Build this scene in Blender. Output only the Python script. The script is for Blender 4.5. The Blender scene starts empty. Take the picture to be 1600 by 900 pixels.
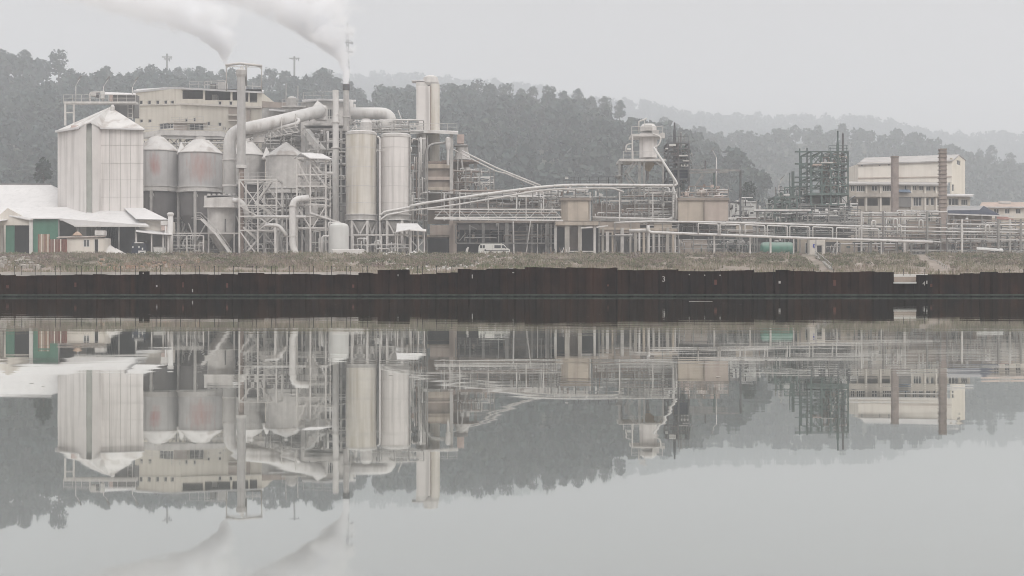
import bpy, math, random
import numpy as np
from mathutils import Vector, Matrix
random.seed(7); rng = np.random.default_rng(7)
R = math.radians
sc = bpy.context.scene
COL = sc.collection
EYE = 0.52          # eye height above the water
F = 2000.0          # focal length in pixels of a 1600 wide frame
Z0 = 5.5            # level of the works yard

# ------------------------------------------------------------ camera, sky, sun, exposure
cam = bpy.data.cameras.new('camera'); cam.lens = 45; cam.sensor_width = 36; cam.clip_end = 8000; cam.clip_start = .1
co = bpy.data.objects.new('camera', cam); COL.objects.link(co)
co.location = (0, 0, EYE); co.rotation_euler = (R(90), 0, 0); sc.camera = co
SUN_EL, SUN_AZ = 40, 152      # azimuth from +Y clockwise: sun behind the camera, over the right shoulder
w = bpy.data.worlds.new('World'); sc.world = w; w.use_nodes = True
nt = w.node_tree; nt.nodes.clear()
out = nt.nodes.new('ShaderNodeOutputWorld'); bg = nt.nodes.new('ShaderNodeBackground'); bg.inputs[1].default_value = .1
sky = nt.nodes.new('ShaderNodeTexSky'); sky.sky_type = 'NISHITA'; sky.sun_disc = False
sky.sun_elevation = R(SUN_EL); sky.sun_rotation = R(SUN_AZ)
hsv = nt.nodes.new('ShaderNodeHueSaturation'); hsv.inputs['Saturation'].default_value = .12
nt.links.new(sky.outputs[0], hsv.inputs['Color'])
geo = nt.nodes.new('ShaderNodeNewGeometry'); sep = nt.nodes.new('ShaderNodeSeparateXYZ')
nt.links.new(geo.outputs['Incoming'], sep.inputs[0])
tc = nt.nodes.new('ShaderNodeTexCoord'); nt.links.new(tc.outputs['Generated'], sep.inputs[0])
ramp = nt.nodes.new('ShaderNodeValToRGB'); cr = ramp.color_ramp
SKYK = 12.4
cr.elements[0].position = 0.0; cr.elements[0].color = (.335, .320, .310, 1)
cr.elements[1].position = 1.0; cr.elements[1].color = (1.0, .99, .98, 1)
for p, c in ((.12, (.335, .320, .310)), (.22, (.33, .318, .311)), (.4, (.55, .535, .53)), (.65, (.90, .865, .835))):
    e = cr.elements.new(p); e.color = (*c, 1)
nt.links.new(sep.outputs[2], ramp.inputs[0])
nz = nt.nodes.new('ShaderNodeTexNoise'); nz.inputs['Scale'].default_value = 2.2; nz.inputs['Detail'].default_value = 3
nt.links.new(tc.outputs['Generated'], nz.inputs['Vector'])
mr = nt.nodes.new('ShaderNodeMapRange'); mr.inputs['To Min'].default_value = .93 * SKYK * 1.6; mr.inputs['To Max'].default_value = 1.07 * SKYK * 1.6
nt.links.new(nz.outputs[0], mr.inputs[0])
vm = nt.nodes.new('ShaderNodeVectorMath'); vm.operation = 'SCALE'
nt.links.new(ramp.outputs[0], vm.inputs[0]); nt.links.new(mr.outputs[0], vm.inputs['Scale'])
mx = nt.nodes.new('ShaderNodeMix'); mx.data_type = 'RGBA'; mx.inputs[0].default_value = .93
nt.links.new(hsv.outputs[0], mx.inputs[6]); nt.links.new(vm.outputs[0], mx.inputs[7])
nt.links.new(mx.outputs[2], bg.inputs[0]); nt.links.new(bg.outputs[0], out.inputs[0])
sl = bpy.data.lights.new('sun', 'SUN'); sl.energy = 1.5; sl.angle = R(20); sl.color = (1, .95, .90)
so = bpy.data.objects.new('sun', sl); COL.objects.link(so)
sd = Vector((math.sin(R(SUN_AZ)) * math.cos(R(SUN_EL)), math.cos(R(SUN_AZ)) * math.cos(R(SUN_EL)), math.sin(R(SUN_EL))))
so.rotation_euler = sd.to_track_quat('Z', 'Y').to_euler(); so.location = (60, -40, 90)
sc.view_settings.view_transform = 'Standard'; sc.view_settings.look = 'None'
sc.view_settings.exposure = -0.1; sc.view_settings.gamma = 1.0; sc.view_settings.use_curve_mapping = False
sc.render.engine = 'CYCLES'
cy = sc.cycles
cy.use_denoising = True; cy.max_bounces = 14; cy.diffuse_bounces = 3; cy.glossy_bounces = 3
cy.volume_bounces = 12; cy.transmission_bounces = 2; cy.transparent_max_bounces = 8
cy.volume_step_rate = .22; cy.volume_max_steps = 256
cy.use_adaptive_sampling = True; cy.adaptive_threshold = .008
cy.caustics_reflective = False; cy.caustics_refractive = False
cy.filter_width = 1.0

# ------------------------------------------------------------ helpers
def X(px, D): return (px - 800) * D / F
def Z(py, D): return EYE + (450 - py) * D / F
def P(px, py, D): return Vector((X(px, D), D, Z(py, D)))

class M:
    """collects shapes into one mesh"""
    def __init__(s): s.v = []; s.f = []; s.sm = []
    def add(s, vs, fs, smooth=False):
        o = len(s.v); s.v += [tuple(a) for a in vs]
        for f in fs: s.f.append(tuple(i + o for i in f)); s.sm.append(smooth)
    def box(s, x0, x1, y0, y1, z0, z1):
        s.add([(x0,y0,z0),(x1,y0,z0),(x1,y1,z0),(x0,y1,z0),(x0,y0,z1),(x1,y0,z1),(x1,y1,z1),(x0,y1,z1)],
              [(0,3,2,1),(4,5,6,7),(0,1,5,4),(1,2,6,5),(2,3,7,6),(3,0,4,7)])
    def beam(s, p, q, w, h=None):
        p = Vector(p); q = Vector(q); h = h or w; d = q - p
        if d.length < 1e-4: return
        d.normalize()
        up = Vector((0,0,1)) if abs(d.z) < .95 else Vector((0,1,0))
        a = d.cross(up).normalized(); b = a.cross(d)
        vs = [c + a*i*w/2 + b*j*h/2 for c in (p, q) for i, j in ((-1,-1),(1,-1),(1,1),(-1,1))]
        s.add(vs, [(0,3,2,1),(4,5,6,7),(0,1,5,4),(1,2,6,5),(2,3,7,6),(3,0,4,7)])
    def path(s, pts, r, n=8, r2=None):
        pts = [Vector(p) for p in pts]; k = len(pts); rings = []
        t = [(pts[min(i+1,k-1)] - pts[max(i-1,0)]).normalized() for i in range(k)]
        up = Vector((0,0,1)) if abs(t[0].z) < .9 else Vector((0,1,0))
        a = t[0].cross(up).normalized()
        for i in range(k):
            a = (a - t[i]*a.dot(t[i])).normalized(); b = t[i].cross(a)
            rr = r if r2 is None else r + (r2-r)*i/(k-1)
            if 0 < i < k-1:
                c = (pts[i]-pts[i-1]).normalized().dot(t[i]); rr /= max(c, .6)
            rings.append([pts[i] + (a*math.cos(2*math.pi*j/n) + b*math.sin(2*math.pi*j/n))*rr for j in range(n)])
        vs = [v for g in rings for v in g]
        fs = [(i*n+j, i*n+(j+1)%n, (i+1)*n+(j+1)%n, (i+1)*n+j) for i in range(k-1) for j in range(n)]
        s.add(vs, fs, True)
        o = len(s.v) - len(vs)
        s.f.append(tuple(o + j for j in reversed(range(n)))); s.sm.append(False)
        s.f.append(tuple(o + (k-1)*n + j for j in range(n))); s.sm.append(False)
    def lathe(s, cx, cy, prof, n=32, smooth=True):
        flip = prof[0][1] > prof[-1][1]
        for (ra, za), (rb, zb) in zip(prof, prof[1:]):
            vs = [(cx + r*math.cos(2*math.pi*j/n), cy + r*math.sin(2*math.pi*j/n), z) for r, z in ((ra, za), (rb, zb)) for j in range(n)]
            fs = [(j, (j+1)%n, n+(j+1)%n, n+j) for j in range(n)]
            s.add(vs, [tuple(reversed(f)) for f in fs] if flip else fs, smooth)
        for (r, z), fl in ((prof[0], not flip), (prof[-1], flip)):
            if r > .01:
                vs = [(cx + r*math.cos(2*math.pi*j/n), cy + r*math.sin(2*math.pi*j/n), z) for j in range(n)]
                s.add(vs, [tuple(reversed(range(n))) if fl else tuple(range(n))])
    def prism(s, pts, dv):
        """polygon pts (3D), thickened by the vector dv"""
        dv = Vector(dv); pts = [Vector(p) for p in pts]; n = len(pts)
        nn = Vector((0,0,0))
        for i in range(n): nn += pts[i].cross(pts[(i+1)%n])
        if nn.dot(dv) > 0: pts = pts[::-1]
        vs = pts + [p + dv for p in pts]
        s.add(vs, [tuple(range(n)), tuple(range(2*n-1, n-1, -1))] + [(i, i+n, (i+1)%n+n, (i+1)%n) for i in range(n)])
    def build(s, name, mat, parent=None, origin=None, bev=0):
        me = bpy.data.meshes.new(name)
        o3 = Vector(origin) if origin is not None else Vector((0,0,0))
        me.from_pydata([(a[0]-o3.x, a[1]-o3.y, a[2]-o3.z) for a in s.v], [], s.f)
        me.polygons.foreach_set('use_smooth', s.sm)
        if mat: me.materials.append(mat)
        ob = bpy.data.objects.new(name, me); COL.objects.link(ob)
        if parent is not None: ob.parent = parent
        elif origin is not None: ob.location = o3
        return ob

def tag(o, label=None, cat=None, group=None, kind=None):
    if label: o['label'] = label
    if cat: o['category'] = cat
    if group: o['group'] = group
    if kind: o['kind'] = kind
    return o

class T:
    """one thing: an Empty at its base, parts traced in photo pixels at a real depth D"""
    def __init__(s, name, label, cat, px, D, group=None, z=None):
        s.D = D; s.o = Vector((X(px, D), D, Z0 if z is None else z))
        s.root = bpy.data.objects.new(name, None); COL.objects.link(s.root); s.root.location = s.o
        tag(s.root, label, cat, group, 'thing')
    def put(s, m, part, mat, under=None, label=None):
        ob = m.build(part, mat, under if under is not None else s.root, s.o)
        if label: ob['label'] = label
        return ob
    def z(s, y, D): return Z0 if y is None else Z(y, D)
    def box(s, part, mat, x0, x1, yt, yb, dep, D=None, **k):
        D = D or s.D; m = M(); m.box(X(x0,D), X(x1,D), D, D+dep, s.z(yb,D), s.z(yt,D)); return s.put(m, part, mat, **k)
    def col(s, part, mat, x, yt, yb=None, w=.3, D=None, **k):
        D = D or s.D; m = M(); cx = X(x,D); m.box(cx-w/2, cx+w/2, D-w/2, D+w/2, s.z(yb,D), s.z(yt,D)); return s.put(m, part, mat, **k)
    def beam(s, part, mat, a, b, w=.3, h=None, **k):
        m = M(); m.beam(s.p(a), s.p(b), w, h); return s.put(m, part, mat, **k)
    def p(s, a):
        if isinstance(a, Vector): return a
        D = a[2] if len(a) > 2 else s.D
        return Vector((X(a[0],D), D, s.z(a[1],D)))
    def pipe(s, part, mat, pts, r, n=10, bend=0, **k):
        q = [s.p(a) for a in pts]
        if bend: q = rounded(q, bend)
        m = M(); m.path(q, r, n); return s.put(m, part, mat, **k)
    def bars(s, part, mat, segs, w=.14, **k):
        m = M()
        for a, b in segs: m.beam(s.p(a), s.p(b), w)
        return s.put(m, part, mat, **k)
    def lathe(s, part, mat, x, prof, D=None, n=36, smooth=True, **k):
        D = D or s.D; m = M(); m.lathe(X(x,D), D, [(r*D/F, s.z(y,D)) for r, y in prof], n, smooth); return s.put(m, part, mat, **k)
    def slab(s, part, mat, pts, th=.15, **k):
        m = M(); m.prism([s.p(a) for a in pts], (0,0,-th)); return s.put(m, part, mat, **k)
    def rail(s, part, mat, pts, h=1.1, step=1.5, r=.05, **k):
        m = M(); q = [s.p(a) for a in pts]
        for a, b in zip(q, q[1:]):
            n = max(1, round((b-a).length/step))
            for i in range(n+1):
                c = a.lerp(b, i/n); m.beam(c, c + Vector((0,0,h)), r)
            for hh in (h, h*.5): m.beam(a + Vector((0,0,hh)), b + Vector((0,0,hh)), r)
        return s.put(m, part, mat, **k)
    def wall(s, part, mat, A, B, yt, yb, holes=(), th=.3, yt2=None, fm=None, pane=None, **k):
        """vertical wall from A=(px,D) to B, holes = (x0,x1,ytop,ybot,kind) in pixels; reveals are real"""
        a = Vector((X(*A), A[1])); b = Vector((X(*B), B[1])); L = (b-a).length; u = (b-a)/L; n = Vector((u.y, -u.x))
        za = s.z(yt, A[1]); zb = s.z(yt if yt2 is None else yt2, B[1]); zlo = s.z(yb, A[1])
        def solve(px):
            kx = (px-800)/F; return (kx*a.y - a.x)/(u.x - kx*u.y)
        hs = []
        for hx0, hx1, hy0, hy1, kind in holes:
            s0, s1 = solve(hx0), solve(hx1); Dm = (a + u*(s0+s1)/2).y
            hs.append((s0, s1, Z(hy1,Dm), Z(hy0,Dm), kind))
        us = sorted({0., L} | {v for h in hs for v in h[:2]}); zs = sorted({zlo, 1e9} | {v for h in hs for v in h[2:4]})
        def pt(uu, zz, off):
            if zz > 1e8: zz = za + (zb-za)*uu/L
            q = a + u*uu - n*off; return (q.x, q.y, zz)
        m = M()
        def solid(i, j):
            if not (0 <= i < len(us)-1 and 0 <= j < len(zs)-1): return False
            cu = (us[i]+us[i+1])/2; cz = (zs[j] + (zs[j+1] if zs[j+1] < 1e8 else zs[j]+.01))/2
            return not any(h[0] < cu < h[1] and h[2] < cz < h[3] for h in hs)
        for i in range(len(us)-1):
            for j in range(len(zs)-1):
                if not solid(i,j): continue
                c = [(us[i],zs[j]),(us[i+1],zs[j]),(us[i+1],zs[j+1]),(us[i],zs[j+1])]
                fr = [pt(*q,0) for q in c]; bk = [pt(*q,th) for q in c]
                m.add(fr, [(0,1,2,3)]); m.add(bk, [(3,2,1,0)])
                for (di,dj),(e0,e1) in (((0,-1),(0,1)),((1,0),(1,2)),((0,1),(2,3)),((-1,0),(3,0))):
                    if not solid(i+di,j+dj): m.add([fr[e0],fr[e1],bk[e1],bk[e0]], [(3,2,1,0)])
        wob = s.put(m, part, mat, **k)
        for s0, s1, z0, z1, kind in hs:
            if kind == 'open': continue
            fw = .09; mm = M(); mid = th*.5
            def bar(u0,u1,w0,w1,o0,o1,m_):
                q = [pt(u0,w0,o0),pt(u1,w0,o0),pt(u1,w1,o0),pt(u0,w1,o0)]; r = [pt(u0,w0,o1),pt(u1,w0,o1),pt(u1,w1,o1),pt(u0,w1,o1)]
                m_.add(q+r, [(0,1,2,3),(7,6,5,4),(0,4,5,1),(1,5,6,2),(2,6,7,3),(3,7,4,0)])
            bar(s0,s1,z0,z0+fw,mid-.06,mid+.04,mm); bar(s0,s1,z1-fw,z1,mid-.06,mid+.04,mm)
            bar(s0,s0+fw,z0+fw,z1-fw,mid-.06,mid+.04,mm); bar(s1-fw,s1,z0+fw,z1-fw,mid-.06,mid+.04,mm)
            nm = max(0, int(kind[3:] or 0)) if kind.startswith('win') else 0
            for q in range(1, nm+1):
                c = s0 + (s1-s0)*q/(nm+1); bar(c-.04,c+.04,z0+fw,z1-fw,mid-.06,mid+.04,mm)
            w_ = s.put(mm, 'door' if kind == 'door' else 'window', fm or MT['white_paint'])
            pm = M(); bar(s0+fw,s1-fw,z0+fw,z1-fw,mid,mid+.02,pm)
            po = pm.build('panel' if kind == 'door' else 'pane', (MT['dark'] if kind == 'door' else (pane or MT['glass'])), w_, s.o)
        return wob

def rounded(q, rad, k=5):
    o = [q[0]]
    for i in range(1, len(q)-1):
        a, b, c = q[i-1], q[i], q[i+1]
        d1 = (a-b); d2 = (c-b); r = min(rad, d1.length*.48, d2.length*.48)
        s0 = b + d1.normalized()*r; s1 = b + d2.normalized()*r
        for j in range(k+1):
            t = j/k; o.append(s0*(1-t)**2 + b*2*t*(1-t) + s1*t*t)
    o.append(q[-1]); return o

# ------------------------------------------------------------ materials
MT = {}
def mat(name, col, var=.12, scale=.35, rough=.85, streak=None, samt=.5, dust=None, metal=0, patch=None, patches=None, rib=None, bump=0, spots=None):
    """weathered paint / concrete / steel: cloudy variation, vertical run-off streaks, dust lying on upward faces"""
    m = bpy.data.materials.new(name); m.use_nodes = True; n = m.node_tree; N = n.nodes; Lk = n.links
    b = N['Principled BSDF']; b.inputs['Roughness'].default_value = rough; b.inputs['Metallic'].default_value = metal
    b.inputs['Specular IOR Level'].default_value = .3
    g = N.new('ShaderNodeNewGeometry')
    no = N.new('ShaderNodeTexNoise'); no.inputs['Scale'].default_value = scale; no.inputs['Detail'].default_value = 6; no.inputs['Roughness'].default_value = .65
    Lk.new(g.outputs['Position'], no.inputs['Vector'])
    mr = N.new('ShaderNodeMapRange'); mr.inputs[1].default_value = .3; mr.inputs[2].default_value = .7
    mr.inputs['To Min'].default_value = 1-var*1.6; mr.inputs['To Max'].default_value = 1+var
    Lk.new(no.outputs[0], mr.inputs[0])
    vm = N.new('ShaderNodeVectorMath'); vm.operation = 'SCALE'; vm.inputs[0].default_value = col; Lk.new(mr.outputs[0], vm.inputs['Scale'])
    cur = vm.outputs[0]
    def mix(fac, c, cur):
        x = N.new('ShaderNodeMix'); x.data_type = 'RGBA'; Lk.new(fac, x.inputs[0]); Lk.new(cur, x.inputs[6]); x.inputs[7].default_value = (*c, 1); return x.outputs[2]
    def math_(op, a, b_):
        x = N.new('ShaderNodeMath'); x.operation = op
        for i, q in enumerate((a, b_)):
            if isinstance(q, (int, float)): x.inputs[i].default_value = q
            else: Lk.new(q, x.inputs[i])
        return x.outputs[0]
    def stretched(sx, sz, det, lo, hi, amt, off=0):
        mp = N.new('ShaderNodeMapping'); mp.inputs['Scale'].default_value = (sx, sx, sz); mp.inputs['Location'].default_value = (off, off, off)
        Lk.new(g.outputs['Position'], mp.inputs[0]); t = N.new('ShaderNodeTexNoise'); t.inputs['Scale'].default_value = 1; t.inputs['Detail'].default_value = det
        Lk.new(mp.outputs[0], t.inputs['Vector']); r_ = N.new('ShaderNodeMapRange'); r_.inputs[1].default_value = lo; r_.inputs[2].default_value = hi; r_.inputs['To Max'].default_value = amt
        Lk.new(t.outputs[0], r_.inputs[0]); return r_.outputs[0]
    if streak: cur = mix(stretched(1.3, .06, 4, .48, .72, samt), streak, cur)
    if spots: cur = mix(stretched(.5, .35, 6, .52, .66, .8, 7), spots, cur)
    for pt in (patches or ([patch] if patch else [])):
        (px_, pz_, rx, rz, c, amt) = pt
        s3 = N.new('ShaderNodeSeparateXYZ'); Lk.new(g.outputs['Position'], s3.inputs[0])
        dx = math_('DIVIDE', math_('SUBTRACT', s3.outputs[0], px_), rx); dz = math_('DIVIDE', math_('SUBTRACT', s3.outputs[2], pz_), rz)
        d = math_('SQRT', math_('ADD', math_('MULTIPLY', dx, dx), math_('MULTIPLY', dz, dz)), 0)
        d = math_('ADD', d, stretched(2.0, .4, 6, 0, 1, 1.6, px_)); r_ = N.new('ShaderNodeMapRange')
        r_.inputs[1].default_value = 1.75; r_.inputs[2].default_value = .75; r_.inputs['To Max'].default_value = amt; Lk.new(d, r_.inputs[0])
        cur = mix(r_.outputs[0], c, cur)
    if dust:
        s3 = N.new('ShaderNodeSeparateXYZ'); Lk.new(g.outputs['Normal'], s3.inputs[0])
        r_ = N.new('ShaderNodeMapRange'); r_.inputs[1].default_value = .15; r_.inputs[2].default_value = .6; r_.inputs['To Max'].default_value = .9; Lk.new(s3.outputs[2], r_.inputs[0])
        cur = mix(r_.outputs[0], dust, cur)
    Lk.new(cur, b.inputs['Base Color'])
    if bump:
        bp = N.new('ShaderNodeBump'); bp.inputs['Distance'].default_value = bump; bp.inputs['Strength'].default_value = .6
        Lk.new(no.outputs[0], bp.inputs['Height']); Lk.new(bp.outputs[0], b.inputs['Normal'])
    MT[name] = m; return m
DU = (.60, .585, .57)
mat('silo_concrete', (.71, .68, .66), .06, .25, streak=(.42, .40, .38), samt=.7, dust=DU, bump=.05)
mat('tower_silo', (.66, .63, .58), .08, .3, streak=(.44, .39, .31), samt=.7, dust=DU, patches=[(X(551,203), 24.5, .9, 4.5, (.36,.31,.2), .55)])
mat('silo_steel', (.52, .51, .505), .10, .3, streak=(.28, .27, .27), samt=.5, dust=(.55,.55,.545),
    patches=[(X(243,219), Z(258,219), 1.6, 2.6, (.42,.19,.17), .8), (X(315,215), Z(260,215), 2.5, 3.4, (.42,.22,.19), .8)])
mat('roof_sheet', (.66, .65, .65), .04, .3, streak=(.45,.445,.44), samt=.3)
mat('seam_grey', (.52,.53,.50), .1, .5)
mat('dust_roof', (.63, .615, .60), .08, .5, spots=(.40,.36,.33))
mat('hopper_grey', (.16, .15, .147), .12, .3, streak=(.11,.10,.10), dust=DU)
mat('dusty_steel', (.48, .465, .45), .15, .8, streak=(.28,.25,.23), samt=.5, dust=DU)
mat('pale_steel', (.60, .58, .56), .12, .8, streak=(.36,.34,.32), samt=.4, dust=DU)
mat('white_pipe', (.65, .635, .62), .08, .8, streak=(.36,.335,.31), samt=.65, dust=(.62,.61,.60))
mat('white_paint', (.62, .61, .59), .05, 1.0, rough=.5)
mat('tank_white', (.60, .60, .585), .04, .5, streak=(.48,.47,.45), samt=.3)
mat('cream_wall', (.76, .715, .63), .05, .25, streak=(.60,.55,.47), samt=.5)
mat('cream_pale', (.71, .67, .61), .06, .25, streak=(.52,.47,.42), samt=.5)
mat('pink_wall', (.45, .385, .34), .1, .4, streak=(.33,.26,.23))
mat('beige_concrete', (.46, .40, .335), .14, .35, streak=(.24,.20,.165), samt=.6, dust=(.46,.42,.38), bump=.05)
mat('brown_wall', (.29, .245, .21), .16, .3, streak=(.19,.16,.14), samt=.6, dust=(.40,.36,.33))
mat('grey_wall', (.22, .215, .21), .14, .3, streak=(.15,.145,.14), dust=(.5,.49,.48))
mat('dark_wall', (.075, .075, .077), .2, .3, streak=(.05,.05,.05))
mat('rack_steel', (.27, .265, .255), .2, 1.2, streak=(.17,.15,.14), dust=(.5,.49,.475))
mat('rust_pipe', (.27, .215, .185), .2, 1.0, streak=(.14,.09,.07), dust=(.42,.38,.35))
mat('dark_steel', (.12, .125, .13), .25, 1.2, streak=(.12,.08,.06), dust=(.25,.25,.25))
mat('green_steel', (.11, .15, .14), .25, 1.0, streak=(.10,.09,.075), dust=(.3,.31,.3))
mat('brick_brown', (.32, .265, .24), .18, 1.4, streak=(.16,.12,.11))
mat('dark', (.018, .018, .02), .2, .5)
mat('green_paint', (.075, .19, .135), .12, .5, streak=(.04,.12,.08), samt=.5)
mat('tank_green', (.10, .26, .20), .1, .6, streak=(.10,.17,.14), dust=(.25,.34,.3), rough=.6)
mat('rust_red', (.22, .10, .075), .25, 1.2, streak=(.38,.33,.30), samt=.7)
mat('wood_cargo', (.36, .24, .17), .2, 1.5, streak=(.5,.44,.38), samt=.6)
mat('navy_roof', (.035, .042, .065), .15, .5)
mat('far_roof', (.42, .405, .395), .12, .5)
mat('grey_roof', (.30, .295, .30), .1, .5)
mat('tile_roof', (.42, .33, .28), .15, .8)
mat('blue_paint', (.05, .07, .38), .05, 1)
mat('blue_cloth', (.12, .16, .22), .1, 1)
mat('concrete', (.36, .34, .31), .12, .6, streak=(.26,.24,.22), bump=.03)
mat('quay_concrete', (.47, .45, .43), .18, .8)
mat('van_white', (.60, .60, .57), .03, 1, rough=.35)
mat('black_trim', (.02, .02, .022), .1, 1, rough=.5)
mat('rubber', (.025, .025, .025), .1, 1)
mat('chalk_dust', (.62, .60, .58), .07, .5, bump=.2)
mat('rubble_mat', (.40, .37, .34), .25, 2.0)
mat('orange_mark', (.10, .038, .028), .2, 3)
mat('pinkish', (.50, .40, .36), .15, .8, dust=DU)
mat('tan_cone', (.38, .30, .21), .15, .6)
g_ = mat('glass', (.05, .055, .06), .2, .4, rough=.15)
mat('glass_grey', (.14, .145, .15), .3, .3, rough=.3)

def rust_wall():
    m = mat('sheet_pile_rust', (.022, .0115, .0085), .4, .9, rough=.95, streak=(.062,.027,.016), samt=.55, spots=(.012,.009,.009))
    n = m.node_tree; N = n.nodes; L = n.links; b = N['Principled BSDF']; cur = b.inputs['Base Color'].links[0].from_socket
    b.inputs['Specular IOR Level'].default_value = .05
    g = N.new('ShaderNodeNewGeometry'); s = N.new('ShaderNodeSeparateXYZ'); L.new(g.outputs['Position'], s.inputs[0])
    t = N.new('ShaderNodeTexNoise'); t.inputs['Scale'].default_value = 1.2; L.new(g.outputs['Position'], t.inputs['Vector'])
    a = N.new('ShaderNodeMath'); a.operation = 'MULTIPLY_ADD'; L.new(t.outputs[0], a.inputs[0]); a.inputs[1].default_value = .12; L.new(s.outputs[2], a.inputs[2])
    r = N.new('ShaderNodeMapRange'); r.inputs[1].default_value = .20; r.inputs[2].default_value = .14; L.new(a.outputs[0], r.inputs[0])
    x = N.new('ShaderNodeMix'); x.data_type = 'RGBA'; L.new(r.outputs[0], x.inputs[0]); L.new(cur, x.inputs[6]); x.inputs[7].default_value = (.022,.027,.024,1)
    L.new(x.outputs[2], b.inputs['Base Color']); return m
rust_wall()

def leafmat(name, cols, rough=.9, nsc=.06, isl=.45, gain=1.0):
    m = bpy.data.materials.new(name); m.use_nodes = True; n = m.node_tree; N = n.nodes; L = n.links; b = N['Principled BSDF']
    b.inputs['Roughness'].default_value = rough; b.inputs['Specular IOR Level'].default_value = .15
    g = N.new('ShaderNodeNewGeometry'); o = N.new('ShaderNodeObjectInfo')
    no = N.new('ShaderNodeTexNoise'); no.inputs['Scale'].default_value = nsc; no.inputs['Detail'].default_value = 4; L.new(g.outputs['Position'], no.inputs['Vector'])
    gn = N.new('ShaderNodeMath'); gn.operation = 'MULTIPLY_ADD'; L.new(no.outputs[0], gn.inputs[0]); gn.inputs[1].default_value = gain; gn.inputs[2].default_value = (1-gain)*.5
    a = N.new('ShaderNodeMath'); a.operation = 'MULTIPLY_ADD'; L.new(g.outputs['Random Per Island'], a.inputs[0]); a.inputs[1].default_value = isl; L.new(gn.outputs[0], a.inputs[2])
    r = N.new('ShaderNodeValToRGB'); e = r.color_ramp.elements; k = len(cols)
    e[0].position = .35; e[0].color = (*cols[0], 1); e[1].position = 1.05 if False else 1.0; e[1].color = (*cols[-1], 1)
    for i, c in enumerate(cols[1:-1], 1):
        q = e.new(.35 + .65*i/(k-1)); q.color = (*c, 1)
    L.new(a.outputs[0], r.inputs[0]); L.new(r.outputs[0], b.inputs['Base Color']); MT[name] = m; return m
leafmat('pine_leaf', [(.043,.064,.060), (.056,.076,.066), (.074,.090,.070)], nsc=.03, isl=.22, gain=1.8)
leafmat('scrub_leaf', [(.12,.14,.08), (.19,.165,.125), (.13,.15,.085), (.25,.21,.17), (.22,.17,.155)], nsc=.13, gain=2.0)
leafmat('grass_leaf', [(.14,.165,.085), (.27,.225,.18), (.33,.27,.23), (.17,.18,.10), (.38,.33,.28)], nsc=.10, gain=2.2, isl=.35)
mat('bark', (.12, .10, .085), .2, 2)

def ground_mat():
    m = bpy.data.materials.new('ground_soil'); m.use_nodes = True; n = m.node_tree; N = n.nodes; L = n.links; b = N['Principled BSDF']; b.inputs['Roughness'].default_value = 1
    g = N.new('ShaderNodeNewGeometry')
    t1 = N.new('ShaderNodeTexNoise'); t1.inputs['Scale'].default_value = .12; t1.inputs['Detail'].default_value = 8; L.new(g.outputs['Position'], t1.inputs['Vector'])
    t2 = N.new('ShaderNodeTexNoise'); t2.inputs['Scale'].default_value = 1.5; t2.inputs['Detail'].default_value = 6; L.new(g.outputs['Position'], t2.inputs['Vector'])
    r = N.new('ShaderNodeValToRGB'); e = r.color_ramp.elements
    e[0].position = .3; e[0].color = (.13,.12,.085,1); e[1].position = .75; e[1].color = (.34,.29,.25,1); q = e.new(.5); q.color = (.23,.19,.16,1)
    a = N.new('ShaderNodeMath'); a.operation = 'MULTIPLY_ADD'; L.new(t2.outputs[0], a.inputs[0]); a.inputs[1].default_value = .5; L.new(t1.outputs[0], a.inputs[2])
    s = N.new('ShaderNodeMath'); s.operation = 'SUBTRACT'; L.new(a.outputs[0], s.inputs[0]); s.inputs[1].default_value = .25
    L.new(s.outputs[0], r.inputs[0])
    sp = N.new('ShaderNodeSeparateXYZ'); L.new(g.outputs['Position'], sp.inputs[0])
    h1 = N.new('ShaderNodeMapRange'); h1.inputs[1].default_value = 300; h1.inputs[2].default_value = 330; L.new(sp.outputs[1], h1.inputs[0])
    x = N.new('ShaderNodeMix'); x.data_type = 'RGBA'; L.new(h1.outputs[0], x.inputs[0]); L.new(r.outputs[0], x.inputs[6])
    r2 = N.new('ShaderNodeValToRGB'); e2 = r2.color_ramp.elements; e2[0].position = .35; e2[0].color = (.045,.055,.038,1); e2[1].position = .7; e2[1].color = (.085,.085,.06,1)
    L.new(t1.outputs[0], r2.inputs[0]); L.new(r2.outputs[0], x.inputs[7]); L.new(x.outputs[2], b.inputs['Base Color']); MT['ground'] = m
ground_mat()

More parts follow.
